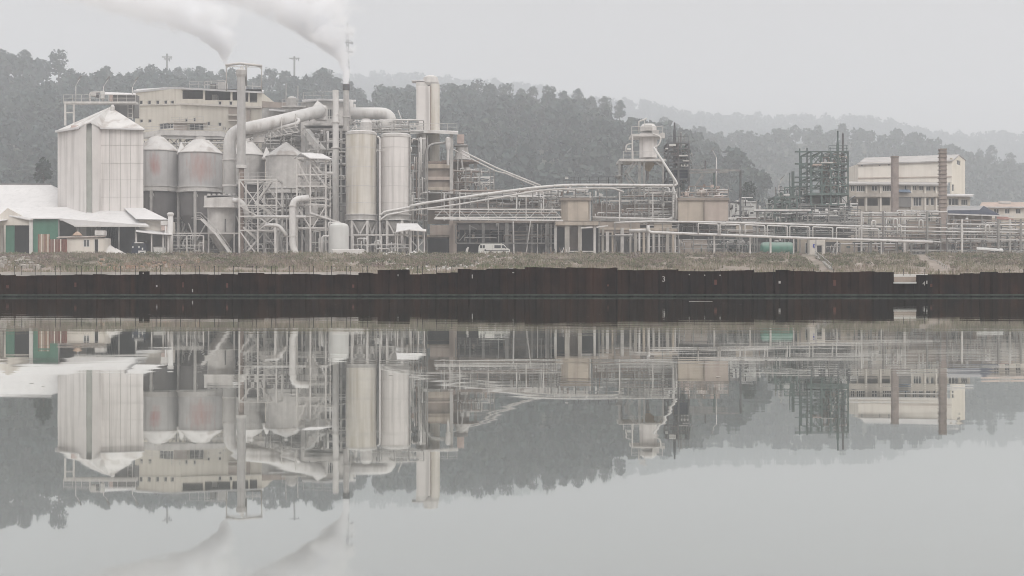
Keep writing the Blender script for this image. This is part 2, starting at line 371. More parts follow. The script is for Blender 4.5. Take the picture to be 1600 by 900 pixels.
def water_mat():
    m = bpy.data.materials.new('calm_water'); m.use_nodes = True; n = m.node_tree; N = n.nodes; L = n.links; N.clear()
    o = N.new('ShaderNodeOutputMaterial'); gl = N.new('ShaderNodeBsdfGlossy'); df = N.new('ShaderNodeBsdfDiffuse'); mx = N.new('ShaderNodeMixShader')
    gl.inputs['Color'].default_value = (.945, .957, .938, 1); gl.inputs['Roughness'].default_value = .018
    df.inputs['Color'].default_value = (.115, .12, .112, 1)
    fr = N.new('ShaderNodeLayerWeight'); fr.inputs['Blend'].default_value = .5
    r = N.new('ShaderNodeMapRange'); r.inputs[1].default_value = 1.0; r.inputs[2].default_value = .75; r.inputs['To Min'].default_value = .985; r.inputs['To Max'].default_value = .60
    L.new(fr.outputs['Facing'], r.inputs[0]); L.new(r.outputs[0], mx.inputs[0]); L.new(df.outputs[0], mx.inputs[1]); L.new(gl.outputs[0], mx.inputs[2])
    g = N.new('ShaderNodeNewGeometry')
    mp = N.new('ShaderNodeMapping'); mp.inputs['Scale'].default_value = (.35, .8, 1); L.new(g.outputs['Position'], mp.inputs[0])
    t = N.new('ShaderNodeTexNoise'); t.inputs['Scale'].default_value = 1.0; t.inputs['Detail'].default_value = 3; L.new(mp.outputs[0], t.inputs['Vector'])
    mp2 = N.new('ShaderNodeMapping'); mp2.inputs['Scale'].default_value = (.5, 2.6, 1); L.new(g.outputs['Position'], mp2.inputs[0])
    t2 = N.new('ShaderNodeTexNoise'); t2.inputs['Scale'].default_value = 1.0; t2.inputs['Detail'].default_value = 2; L.new(mp2.outputs[0], t2.inputs['Vector'])
    t3 = N.new('ShaderNodeTexNoise'); t3.inputs['Scale'].default_value = .09; t3.inputs['Detail'].default_value = 2; L.new(g.outputs['Position'], t3.inputs['Vector'])
    pr = N.new('ShaderNodeMapRange'); pr.inputs[1].default_value = .42; pr.inputs[2].default_value = .62; pr.inputs['To Min'].default_value = .12; pr.inputs['To Max'].default_value = .75; L.new(t3.outputs[0], pr.inputs[0])
    mm = N.new('ShaderNodeMath'); mm.operation = 'MULTIPLY'; L.new(t2.outputs[0], mm.inputs[0]); L.new(pr.outputs[0], mm.inputs[1])
    ad = N.new('ShaderNodeMath'); ad.operation = 'ADD'; L.new(mm.outputs[0], ad.inputs[0]); L.new(t.outputs[0], ad.inputs[1])
    bp = N.new('ShaderNodeBump'); bp.inputs['Strength'].default_value = 1; bp.inputs['Distance'].default_value = .0016; L.new(ad.outputs[0], bp.inputs['Height'])
    L.new(bp.outputs[0], gl.inputs['Normal'])
    L.new(mx.outputs[0], o.inputs[0]); MT['water'] = m
water_mat()
# ------------------------------------------------------------ setting: water, ground, hills, haze
def lerp_list(L, x):
    if x <= L[0][0]: return L[0][1]
    for (a, va), (b, vb) in zip(L, L[1:]):
        if x <= b: return va + (vb-va)*(x-a)/(b-a)
    return L[-1][1]
RIDGE1 = [(-900, 177), (-300, 132), (0, 127), (30, 125), (60, 139), (95, 155), (140, 170), (200, 155), (250, 155), (330, 154), (400, 158), (460, 165), (510, 162), (560, 190), (620, 192), (690, 188), (745, 182), (850, 192), (900, 200), (940, 210), (985, 232), (1040, 236), (1085, 272), (1130, 320), (1180, 360), (1400, 390), (2500, 390)]
RIDGE2 = [(-800, 317), (700, 277), (900, 232), (1000, 222), (1060, 222), (1120, 227), (1200, 225), (1280, 227), (1350, 225), (1420, 234), (1480, 249), (1520, 267), (1600, 271), (1800, 279), (2500, 309)]
RIDGE3 = [(-800, 161), (300, 141), (500, 129), (560, 126), (640, 127), (720, 135), (780, 139), (850, 148), (900, 161), (950, 165), (1000, 167), (1060, 183), (1120, 186), (1200, 191), (1300, 194), (1400, 202), (1450, 214), (1520, 221), (1650, 226), (2400, 254)]
RD = (800.0, 1080.0, 2200.0)
def sm(a, b, v):
    t = min(1, max(0, (v-a)/(b-a))); return t*t*(3-2*t)
_wob = [(rng.uniform(.004,.03), rng.uniform(.004,.03), rng.uniform(0,6.28), rng.uniform(1,3)) for _ in range(8)]
def height(x, y):
    if y < 84: h = 1.2
    elif y < 90: h = 1.2 + .22*(y-84)/6
    elif y < 138: h = 1.42 + .75*sm(95, 138, y)
    elif y < 184: h = 2.17 + (5.25-2.17)*((y-138)/46)**.9
    else: h = 5.25 + .25*sm(184, 190, y)
    if 100 < y < 182: h += .10*math.sin(x*.37+y*.2) + .07*math.sin(x*.9+1.3)*math.sin(y*.5)
    h = min(h, Z0)
    if y > 300:
        best = h
        for RL, D, y0, back in ((RIDGE1, RD[0], 370, 350), (RIDGE2, RD[1], 760, 420), (RIDGE3, RD[2], 1500, 420)):
            px = 800 + F*x/D
            zr = max(Z(lerp_list(RL, px), D), Z0)
            if y <= D: q = Z0 + (zr-Z0)*(.35*sm(y0, D, y) + .65*max(0,(y-y0)/(D-y0)))
            else: q = Z0 + (zr-Z0)*(1 - sm(D, D+back, y)*.9)
            best = max(best, q)
        w_ = sum(a*math.sin(x*fx+y*fy+ph) for fx, fy, ph, a in _wob)
        h = best + w_*sm(310, 420, y)*.6
    return h
xs = sorted(set([-1450,-1200,-1000,-800] + list(range(-700, 701, 10)) + [800,1000,1200,1450] + [v*.5 for v in range(-130, 131, 2)]))
ys = [77.45, 77.46] + [80, 84] + list(range(86, 136, 8)) + list(range(138, 192, 2)) + list(range(200, 300, 25)) + list(range(300, 1100, 12)) + list(range(1100, 2650, 40))
vs = []
for j, y in enumerate(ys):
    for x in xs: vs.append((x, y, -1.5 if j == 0 else height(x, y)))
nx = len(xs)
fs = [(j*nx+i, j*nx+i+1, (j+1)*nx+i+1, (j+1)*nx+i) for j in range(len(ys)-1) for i in range(nx-1)]
gm = M(); gm.add(vs, fs, True); go = gm.build('ground', MT['ground']); tag(go, kind='structure')
wm = M(); wm.box(-1450, 1450, -90, 77.4, -1.4, 0); wo = wm.build('water', MT['water']); tag(wo, kind='structure')
km = M()
k0, k1 = X(-300, 79), X(560, 79)
km.box(k0, k1, 79, 79.5, 1.0, 1.50); ko = km.build('quay_kerb', MT['quay_concrete']); tag(ko, kind='structure')
def haze():
    m = bpy.data.materials.new('haze'); m.use_nodes = True; n = m.node_tree; N = n.nodes; N.clear()
    o = N.new('ShaderNodeOutputMaterial'); v = N.new('ShaderNodeVolumePrincipled')
    v.inputs['Color'].default_value = (.905, .935, .983, 1); v.inputs['Density'].default_value = HAZE; v.inputs['Anisotropy'].default_value = 0
    n.links.new(v.outputs[0], o.inputs['Volume'])
    h = M(); h.box(-1480, 1480, -100, 2690, -2.5, 420); ho = h.build('haze', m); tag(ho, kind='stuff')
HAZE = .00074
haze()

# ------------------------------------------------------------ woods
def blob_pts(lobes, n):
    """n points spread through ellipsoid lobes, denser towards their skins"""
    wts = np.array([a[3]*a[4]*a[5] for a in lobes])**.67; ix = rng.choice(len(lobes), n, p=wts/wts.sum()); L = np.array(lobes)[ix]
    d = rng.normal(size=(n,3)); d /= np.linalg.norm(d, axis=1)[:,None]; r = rng.uniform(.35, 1.08, n)**.45
    return L[:, :3] + d*L[:, 3:6]*r[:,None], d
def quads(c, d, size, jit=.9):
    n = len(c); nn = d + rng.normal(size=(n,3))*jit; nn /= np.linalg.norm(nn, axis=1)[:,None]
    a = np.cross(nn, rng.normal(size=(n,3))); a /= np.linalg.norm(a, axis=1)[:,None]; b = np.cross(nn, a)
    s = size*rng.uniform(.6, 1.35, n)[:,None]; t = s*rng.uniform(.5, 1, n)[:,None]
    return np.stack([c-a*s*.7-b*t*.4, c+a*s*.5-b*t*.7, c+a*s*.75+b*t*.5, c-a*s*.4+b*t*.8], 1)
def npmesh(name, V, mat_, parent=None):
    n = len(V)//4; me = bpy.data.meshes.new(name); me.vertices.add(n*4); me.vertices.foreach_set('co', V.astype(np.float32).ravel())
    me.loops.add(n*4); me.loops.foreach_set('vertex_index', np.arange(n*4, dtype=np.int32)); me.polygons.add(n)
    me.polygons.foreach_set('loop_start', np.arange(0, n*4, 4, dtype=np.int32)); me.polygons.foreach_set('loop_total', np.full(n, 4, dtype=np.int32))
    me.update(calc_edges=True); me.materials.append(mat_)
    o = bpy.data.objects.new(name, me); COL.objects.link(o)
    if parent: o.parent = parent
    return o
def pine_lobes(h, wd, k):
    L = [(0,0,h*.68,wd*.34,wd*.34,h*.30)]
    for i in range(k):
        a = rng.uniform(0, 6.28); t = rng.uniform(.30, .92); rr = wd*.5*(1-abs(t-.5)*1.1)*rng.uniform(.4, 1)
        s = wd*rng.uniform(.14, .26); L.append((math.cos(a)*rr*.75, math.sin(a)*rr*.75, h*t, s, s, s*rng.uniform(.6,.95)))
    return L
def crown(h, wd, n, size, k=11):
    c, d = blob_pts(pine_lobes(h, wd, k), n); return quads(c, d, size)
# a wood is one mass: many crowns of ten kinds, merged
near_kinds = [crown(1, [.45,.6,.75,.85,.95,1.05,1.2,.7,.9,1.1][i], 160, .105, [5,7,8,9,10,12,12,7,8,11][i]) for i in range(10)]
far_kinds = [crown(1, rng.uniform(.9,1.4), 60, .17, 6) for _ in range(6)]
def wood(name, label, rows, kinds, hh):
    A = []
    for (x, y, s) in rows:
        K = kinds[rng.integers(len(kinds))]; a = rng.uniform(0, 6.28); c_, s_ = math.cos(a), math.sin(a)
        h = hh*s; z = height(x, y) - .6
        Q = K.reshape(-1,3); x2 = (Q[:,0]*c_-Q[:,1]*s_)*h + x; y2 = (Q[:,0]*s_+Q[:,1]*c_)*h + y
        A.append(np.stack([x2, y2, Q[:,2]*h + z], 1))
    o = npmesh(name, np.concatenate(A), MT['pine_leaf']); tag(o, label, None, None, 'stuff'); return o
rows = []
y = 415.0
while y < 818:
    x = -.50*y
    while x < (1190-800)/F*y:
        px = 800 + F*x/y
        xx = x + rng.uniform(-3,3); yy = y + rng.uniform(-3.5,3.5)
        clear = (850 < px < 960 and y < 520 and rng.random() < .6) or (1110 < px < 1200 and y < 480)
        crest = y > 762 and px < 960
        if rng.random() < ((.25 if px < 130 else .42) if crest else .9) and not clear and (px < 1030 or height(xx, yy) > 9 + rng.uniform(0, 10)): rows.append((xx, yy, rng.choice([.5,.7,.9,1.0,1.15,1.4])*rng.uniform(.9,1.1)))
        x += 7.0 + (y-415)*.005
    y += 10.8
wood('pine_wood', 'dense hazy pine wood covering the near hillside behind the works', rows, near_kinds, 13.2)
rows = []
y = 860.0
while y < 1096:
    x = (880-800)/F*y
    while x < .52*y:
        rows.append((x+rng.uniform(-4,4), y+rng.uniform(-6,6), rng.uniform(.6,1.25))); x += 10
    y += 18
wood('hill_wood', 'paler wooded hill behind the green tower and cream plant building', rows, near_kinds, 14.5)
rows = []
y = 1900.0
while y < 2215:
    x = -.16*y
    while x < .5*y:
        rows.append((x+rng.uniform(-9,9), y+rng.uniform(-14,14), rng.uniform(.5,1.2))); x += 8
    y += 16
wood('ridge_wood', 'faint far ridge of woodland almost lost in the haze', rows, far_kinds, 15)

# skyline pines one can tell apart
def trunk_mesh(h, r):
    m = M(); m.path([(0,0,-1),(rng.uniform(-.1,.1),0,h*.3),(rng.uniform(-.3,.3),.1,h*.62),(0,0,h*.85)], r, 7, r*.25)
    for i in range(6):
        a = rng.uniform(0,6.28); z = h*rng.uniform(.35,.7); l = h*rng.uniform(.14,.24)
        m.path([(0,0,z),(math.cos(a)*l*.5,math.sin(a)*l*.5,z+l*.25),(math.cos(a)*l,math.sin(a)*l,z+l*.6)], r*.35, 5, r*.1)
    return m
pines = []
for i in range(6):
    root = bpy.data.objects.new('pine_tree', None); COL.objects.link(root)
    t_ = trunk_mesh(10, .28).build('trunk', MT['bark'], root)
    c_ = npmesh('crown', crown(10, [8.5,7,6,9.5,5,7.5][i], 900, .42, 14).reshape(-1,3), MT['pine_leaf'], root); pines.append(root)
used = set()
def pine(px, ytop, D, hpx, kind, label, group=None):
    if kind in used:
        s0 = pines[kind]; r = s0.copy(); COL.objects.link(r)
        for ch in list(s0.children):
            c = ch.copy(); COL.objects.link(c); c.parent = r
    else: r = pines[kind]; used.add(kind)
    h = hpx*D/F; s = h/9.9
    r.location = (X(px,D), D, Z(ytop,D)-h); r.scale = (s, s, s); r.rotation_euler = (0,0,rng.uniform(0,6.28))
    for k in ('group',):
        if k in r: del r[k]
    tag(r, label, 'pine tree', group); return r
pine(92, 80, 755, 52, 0, 'big round dark pine standing alone on the ridge, darkest of the skyline pines')
pine(36, 78, 765, 42, 1, 'rounded pine on the hill crest beside the narrow pointed pine')
pine(8, 78, 766, 45, 4, 'narrow pointed pine on the hill crest at the picture edge')
SG = 'skyline pines along the ridge'
for i, (px, yt, hp, kd) in enumerate([(22,88,36,5),(60,100,30,2),(112,108,34,5),(132,113,30,4),(165,103,42,2),(186,112,34,4),(203,116,28,5),(218,104,40,4),(239,101,48,1),(278,106,40,5),(262,116,30,2),(296,108,38,0),(313,103,38,2),(330,112,32,4),(346,110,34,5),(364,106,40,1),(421,108,42,0),(407,118,36,5),(438,124,28,2),(470,128,26,4),(486,122,30,5),(527,120,32,2),
        (563,138,36,1),(594,134,38,0),(618,140,34,5),(640,132,38,2),(699,132,40,0),(727,135,36,2),(746,127,46,0),(770,136,38,5),(792,132,42,0),(815,138,36,1),(832,136,36,5),(856,135,38,0),(880,142,34,2),(902,140,36,5),(925,150,32,1),(946,152,34,0),(968,158,34,5)]):
    pine(px, yt, 784 + (i*37 % 24), hp, kd, 'rounded pine tree in the skyline row along the wooded ridge', SG)
pine(508, 106, 772, 50, 3, 'tall broad pine on the ridge beside the steaming stack')
SG2 = 'pines rising from the paler hill crest'
for i, (px, yt, hp, kd) in enumerate([(1038,182,30,3),(1058,194,24,5),(1100,198,18,1),(1278,196,24,0),(1450,215,26,4),(1352,204,16,2),(1480,232,26,1),(1531,232,30,4),(1550,228,34,5),(1578,240,26,0)]):
    pine(px, yt, 1068, hp, kd, 'hazy pine rising above the paler hill crest', SG2)
# scrub trees beside the yard, behind the fences
for px, yt, D, hp, kd, lb in ((1170,285,290,46,5,'low bushy tree behind the beige bins and dusty pipes'),(68,245,300,60,4,'narrow dark conifer behind the white shed roofs')):
    pine(px, yt, D, hp, kd, lb)

# ------------------------------------------------------------ bank vegetation
def tufts(n, ymin, ymax, hmin, hmax, wdt, per, pxr=(-60,1660), dens=None):
    A = []
    for _ in range(n):
        y = rng.uniform(ymin, ymax); px = rng.uniform(*pxr); x = X(px, y)
        if dens and rng.random() > dens(px, y): continue
        z = height(x, y); h = rng.uniform(hmin, hmax)*(.6 + .6*abs(math.sin(x*.21+y*.13)))
        for k in range(per):
            a = rng.uniform(0, 6.28); ln = rng.uniform(.1,.5)*h; dx, dy = math.cos(a)*ln, math.sin(a)*ln; hh = h*rng.uniform(.5,1.1); w_ = wdt*rng.uniform(.5,1.3)
            bx, by = x+rng.uniform(-.25,.25), y+rng.uniform(-.25,.25); qx, qy = math.cos(a+1.57)*w_, math.sin(a+1.57)*w_
            A.append([(bx-qx,by-qy,z-.05),(bx+qx,by+qy,z-.05),(bx+dx+qx*.6,by+dy+qy*.6,z+hh),(bx+dx-qx*.6,by+dy-qy*.6,z+hh)])
    return np.array(A).reshape(-1,3)
nopath = lambda px, y: 0 if abs(px-(1264+(178-y)*.66)) < 12 or abs(px-(1438+(178-y)*.8)) < 12 else 1
tag(npmesh('dry_grass', tufts(12000, 134, 187, .2, .6, .03, 8, dens=lambda px, y: nopath(px, y)*(1 if math.sin(px*.017+y*.21)+math.sin(px*.041-y*.13+1) > -.75 else .12)), MT['grass_leaf']), 'dry grass and weeds covering the bank above the quay', kind='stuff')
tag(npmesh('sparse_weeds', tufts(2600, 86, 134, .1, .35, .02, 6), MT['grass_leaf']), 'sparse weeds on the flat strip behind the quay wall', kind='stuff')
def bushes(n, ymin, ymax, r0, r1, dens):
    A = []
    for _ in range(n):
        y = rng.uniform(ymin, ymax); px = rng.uniform(-80, 1680); x = X(px, y)
        if rng.random() > dens(px, y): continue
        z = height(x, y); r = rng.uniform(r0, r1)
        L = [(x+rng.uniform(-r,r)*.6, y+rng.uniform(-r,r)*.6, z+r*rng.uniform(.1,.5), r*.6, r*.6, r*.42) for _ in range(4)]
        c, d = blob_pts(L, int(60+90*r)); A.append(quads(c, d, .09).reshape(-1,3))
    return np.concatenate(A)
bd = lambda px, y: nopath(px, y)*(.35 + .65*(math.sin(px*.021)+math.sin(px*.053+2) > -.2))
tag(npmesh('bank_scrub', bushes(2600, 146, 186, .3, .75, bd), MT['scrub_leaf']), 'olive and brown scrub bushes along the top of the bank', kind='stuff')
def rubble(name, label, n, px0, px1, y0, y1, s0, s1, mt, pile=0, Dc=None):
    m = M()
    for _ in range(n):
        px = rng.uniform(px0, px1); y = rng.uniform(y0, y1); x = X(px, y); s = rng.uniform(s0, s1); z = height(x, y) + s*.2
        if pile: z += pile*max(0, 1-abs(px-(px0+px1)/2)/((px1-px0)/2))*rng.uniform(0,1)
        pts = [(x+math.cos(a+rng.uniform(-.3,.3))*s*rng.uniform(.6,1), y+math.sin(a)*s*rng.uniform(.6,1), z+q*s*rng.uniform(.4,.8)) for q in (-1,1) for a in (0,1.57,3.14,4.71)]
        m.add(pts, [(0,3,2,1),(4,5,6,7),(0,1,5,4),(1,2,6,5),(2,3,7,6),(3,0,4,7)])
    o = m.build(name, mt); tag(o, label, kind='stuff'); return o
rubble('rubble', 'pale rubble heaped on the bank at the foot of the sheds', 260, -80, 62, 142, 168, .1, .45, MT['rubble_mat'], .6)
rubble('gravel', 'brownish stones strewn along the bank below the loader shed', 420, 150, 330, 142, 168, .06, .24, MT['wood_cargo'], .15)
rubble('stones', 'white stones scattered on the bank in front of the camper van', 300, 500, 860, 140, 176, .06, .22, MT['chalk_dust'])

# ------------------------------------------------------------ quay wall of rusty sheet piles
mat('algae', (.045,.055,.045), .4, 1.5)
def quay():
    D = 77.0
    t = T('quay_wall', 'dark rusty sheet pile wall rising from the water along the whole quay', 'quay wall', 800, D, z=0)
    tops = [(-1700,-600,428),(-600,0,427),(0,24,429),(24,70,430),(70,145,429.5),(145,205,428.5),(205,217,429),(217,233,424),(233,345,429.5),(345,372,428),(372,412,426.5),(412,480,428),(480,560,429),(560,590,426),(590,640,421),(640,682,428.5),(682,715,426),
            (715,820,420),(820,885,418.5),(885,965,418.5),(965,1060,421.5),(1060,1120,423),(1120,1178,422),(1178,1212,425),(1212,1275,423),(1275,1397,425),(1397,1432,442),(1432,1450,429),(1450,1500,429),(1500,1532,427),(1532,1560,425.5),(1560,1600,427),(1600,2100,426),(2100,3300,428)]
    prof = [(0,0),(.18,.0),(.30,.12),(.62,.12),(.74,0),(.92,0)]     # one pile pan: along x, back in y
    seg_i = 0
    for a, b, yt in tops:
        xa, xb = X(a,D), X(b,D); m = M(); x = xa; P2 = []; jt = 1; ln = 0; jz = 0
        while x < xb:
            for u, v in prof[:-1]:
                if x+u < xb: P2.append((x+u, D+v*jt+ln))
            x += .92; jt = rng.uniform(.4,1.5); ln = rng.uniform(0,.07)
        P2.append((xb, D + .05)); zt0 = Z(yt, D); n = len(P2); tv = []
        for i, (px_, py_) in enumerate(P2):
            jz = jz if i % 5 else rng.uniform(-.035,.035)
            zt = zt0 + .02*math.sin(px_*.9) + jz + rng.uniform(-.008,.008)
            tv += [(px_, py_, -1.3), (px_, py_, zt), (px_, py_+.06, zt), (px_, py_+.06, -1.3)]
        for i in range(n-1):
            q = i*4
            m.f += [(q, q+4, q+5, q+1), (q+1, q+5, q+6, q+2), (q+2, q+6, q+7, q+3)]; m.sm += [False]*3
        m.v += tv
        t.put(m, 'sheet_pile_section', MT['sheet_pile_rust'])
        seg_i += 1
    # low waling ledge at the tide line
    m = M(); m.box(X(-1700,D), X(3300,D), 76.62, 76.98, .06, .15); t.put(m, 'waling_ledge', MT['algae'])
    for x in range(-60, 1660, 42):
        m = M(); m.path([(X(x,D), 76.84, -.2), (X(x,D), 76.84, .16)], .17, 9); t.put(m, 'fender_pad', MT['rubber'])
    # marks painted or fixed on the piles
    for x, y, w_, h_, mt in ((245,447,2,3,'quay_concrete'),(301,454,1.5,5,'quay_concrete'),(1218,441,3,4,'quay_concrete'),(738,432,1.6,6,'quay_concrete'),(1077,429,1.8,1.8,'quay_concrete'),(1101,430,1.6,1.6,'quay_concrete'),(1125,430,1.6,1.6,'quay_concrete'),
                           (118,445,3,7,'orange_mark'),(355,446,3,7,'orange_mark'),(1118,441,4,8,'orange_mark'),(1304,442,4,9,'orange_mark'),(552,447,3,5,'orange_mark'),(12,448,4,5,'orange_mark'),(286,445,2,8,'orange_mark'),(1455,446,3,5,'orange_mark'),(1448,441,1.5,5,'quay_concrete'),(802,426,3,1.5,'quay_concrete'),(224,427,1.5,2,'quay_concrete'),(622,430,1.2,3,'quay_concrete'),(950,446,3,3,'orange_mark')):
        m = M(); m.box(X(x-w_/2,D), X(x+w_/2,D), 76.96, 76.995, Z(y+h_/2,D), Z(y-h_/2,D)); t.put(m, 'paint_mark', MT[mt])
    for txt, x, y, s in (('3',1034,440,.46),('4',1441,446,.34)):
        c = bpy.data.curves.new('painted_number', 'FONT'); c.body = txt; c.size = s; c.extrude = .006; c.materials.append(MT['quay_concrete'])
        tmp = bpy.data.objects.new('number_curve', c); me = bpy.data.meshes.new_from_object(tmp); bpy.data.objects.remove(tmp)
        o = bpy.data.objects.new('painted_number', me); COL.objects.link(o); o.parent = t.root
        o.location = Vector((X(x,D), 76.965, Z(y,D))) - t.o; o.rotation_euler = (R(90),0,0)
    # white line along the notch
    t.box('notch_sill', MT['tank_white'], 1397, 1432, 440.5, 443, .25, 76.9)
quay()
# thin black rods on the quay, in pairs
rod = M(); rod.path([(0,0,-.1),(0,0,.44)], .018, 6); rod.path([(0,0,.40),(0,0,.44)], .028, 6)
r0 = rod.build('steel_rod', MT['black_trim']); tag(r0, 'thin black steel rod standing upright along the quay edge', 'rod', 'thin black rods along the quay edge')
first = True
D = 78.2
rods = []
x = 3
while x < 712: rods += [x, x+11]; x += 47
rods = [23,34,55,64,87,94,120,127,151,158,181,188,212,244,251,275,282,305,312,335,342,365,372,394,401,424,431,452,459,483,490,511,518,541,548,567,574,652,660,682,697,706]
for x in rods + [1412,1422] + list(range(1085,1395,31)) + list(range(1445,1600,22)):
    o = r0 if first else r0.copy()
    if not first: COL.objects.link(o)
    first = False
    zb = 1.42 if x < 1060 else 1.35
    o.location = (X(x,D), D, zb); o.scale = (1,1,1 if x < 1060 else .72); 
# pale wall behind the notch
t = T('low_wall', 'low pale concrete wall seen through the gap in the quay piles', 'low wall', 1415, 79.5, z=.6)
m = M(); m.box(X(1380,79.5), X(1450,79.5), 79.5, 79.8, .6, Z(428,79.5)); t.put(m, 'wall_face', MT['tank_white'])
m = M(); m.box(X(1380,79.5), X(1450,79.5), 79.42, 79.49, Z(437,79.5), Z(434.5,79.5)); t.put(m, 'coping_band', MT['tank_white'])
# concrete steps down the bank
def steps(label, xt, xb, yt, yb):
    t = T('bank_steps', label, 'steps', xb, 142, z=2.2)
    n = 12
    for i in range(n):
        f = i/(n-1); D = 142 + 38*f; px = xb + (xt-xb)*f; yy = yb + (yt-yb)*f
        m = M(); z = Z(yy, D); m.box(X(px-8,D), X(px+8,D), D, D+38/n+.1, z-.8, z+.1); t.put(m, 'step', MT['concrete'])
    m = M(); m.beam(P(xb+9,yb,142)+Vector((0,0,.2)), P(xt+8,yt,180)+Vector((0,0,.2)), .3, .45); t.put(m, 'side_kerb', MT['concrete'])
    t.rail('handrail', MT['rack_steel'], [(xb+9,yb,142),(xt+8,yt,180)], h=.9, step=3, r=.04)
steps('concrete steps down the bank below the blue sign', 1266, 1290, 402, 425)
steps('concrete steps down the bank below the ribbed brown chimney', 1440, 1470, 410, 428)

# floating flecks on the water
def flecks():
    m = M()
    for _ in range(140):
        y = 6 + 66*rng.random()**1.3; x = rng.uniform(-.45,.45)*y; s = rng.uniform(.004,.02)*(.5+y/40); n = 6
        vs = [(x+math.cos(a)*s*rng.uniform(.7,1.6), y+math.sin(a)*s, .004) for a in np.linspace(0,6.28,n,endpoint=False)]
        m.add(vs, [tuple(range(n))])
    for px, py, ln in ((1095,471,36),):
        y = EYE*F/(py-450); x = X(px,y); w_ = ln*y/F
        m.path([(x+w_*f, y+.25*math.sin(f*3+px), .006) for f in np.linspace(-.5,.5,7)], .006, 5)
    o = m.build('floating_foam', MT['quay_concrete']); tag(o, 'pale flecks and thin scum lines floating on the still water', kind='stuff')
flecks()
mat('sooty_flue', (.46,.45,.44), .12, .4, streak=(.22,.19,.17), samt=.6)
# ------------------------------------------------------------ sheds on the yard
def shed_back():
    t = T('storage_shed', 'big white roofed shed behind the open green sided shed', 'shed', 40, 214)
    rf = MT['roof_sheet']
    t.slab('roof', rf, [(-160,326,212),(123,326,212),(123,309,213.5),(78,288,220),(-160,288,220)], .15)
    t.slab('roof_end', rf, [(123,326,212),(123,309,213.5),(78,288,220),(80,300,236)], .15)
    t.box('wall', MT['cream_pale'], -158, 121, 325, None, 22, 213)
    t.box('ridge_cap', MT['grey_wall'], -160, 79, 286.6, 289.4, .4, 219.8)
shed_back()
def shed_front():
    t = T('loading_shed', 'low white roofed shed with green wall panels and dark open bay', 'shed', 110, 198)
    rf = MT['roof_sheet']; f, b = 198, 208
    t.slab('roof', rf, [(52,341,197.5),(92,341,197.5),(116,352,197.5),(232,352,197.5),(196,325,208),(12,322,208)], .12)
    t.slab('roof_lean', rf, [(12,322,208),(52,341,197.5),(46,343,197.5),(0,334,198.5),(-40,332,199),(-40,322,208)], .12)
    t.box('fascia', MT['white_paint'], 116, 233, 352.2, 354.4, .12, 197.4)
    t.box('green_wall', MT['green_paint'], 52, 91, 342, None, .2, 198)
    t.box('corner_post', MT['white_paint'], 45.5, 51, 344, None, .3, 197.9)
    m = M(); m.prism([t.p((-40,336,198.2)), t.p((0,335,198.2)), t.p((12,325,198.2)), t.p((45,343,198.2)), t.p((45,352,198.2)), t.p((-40,352,198.2))], (0,.2,0))
    t.put(m, 'gable', MT['cream_pale'])
    t.box('sliding_door', MT['green_paint'], 9, 22.5, 352, None, .12, 198.4)
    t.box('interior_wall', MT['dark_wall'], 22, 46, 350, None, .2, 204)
    t.box('side_wall', MT['cream_pale'], -40, 5, 352, None, .2, 203)
    t.box('rear_wall', MT['grey_wall'], 92, 228, 345, None, .2, 206)
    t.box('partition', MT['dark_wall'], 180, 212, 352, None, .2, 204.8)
    for x in (92, 122, 151, 186, 212): t.col('post', MT['rack_steel'], x, 352 if x>110 else 343, None, .22, 198.1)
    m = M()
    t.beam('door_rail', MT['white_paint'], (3,351,198.3), (48,351,198.3), .15)
    t.slab('side_canopy', rf, [(-40,346,196),(0,345,196),(17,342,199),(-40,340,199)], .1)
shed_front()
def annex():
    t = T('annex_shed', 'white roofed annex at the foot of the big storage silo', 'shed', 235, 199)
    t.slab('roof', MT['roof_sheet'], [(213,342,198.5),(263,343,198.5),(226,325,206),(194,325,206)], .12)
    t.box('wall', MT['cream_pale'], 217, 258, 344, 362, 6, 199.5)
    t.beam('gutter', MT['grey_wall'], (213,343,198.4), (264,344,198.4), .12)
annex()
def canopy():
    t = T('truck_canopy', 'thin white canopy over the parked dark truck', 'canopy', 240, 197.5)
    t.slab('roof', MT['roof_sheet'], [(212,361,196.5),(240,364.5,196.5),(268,366,196.5),(268,361,201),(214,355,201)], .12)
    for x in (213, 237, 255, 263): t.col('post', MT['pale_steel'], x, 363.5, None, .2, 197.2)
    t.beam('beam', MT['dark_steel'], (213,364,196.8), (268,367.5,196.8), .12)
    t.box('rear_panel', MT['grey_wall'], 213, 262, 366, 385, .1, 202.5)
canopy()
def dust_pipes():
    t = T('dust_collector', 'white capped dust collector with drooping pipes beside the truck canopy', 'dust collector', 258, 198)
    t.box('hood', MT['white_pipe'], 251, 266, 345, 352, 1.4, 198)
    t.pipe('riser', MT['white_pipe'], [(266.5,336,198),(266.5,None,198)], .42)
    t.lathe('cowl', MT['white_pipe'], 266.5, [(5,337),(5.5,334),(3.6,332)], 198, 16)
    for x in (259, 262.5): t.pipe('down_pipe', MT['white_pipe'], [(x,352,198.2),(x,None,198.2)], .16)
    t.box('filter_box', MT['pinkish'], 252, 265, 352, 360, 1.2, 198.1)
dust_pipes()
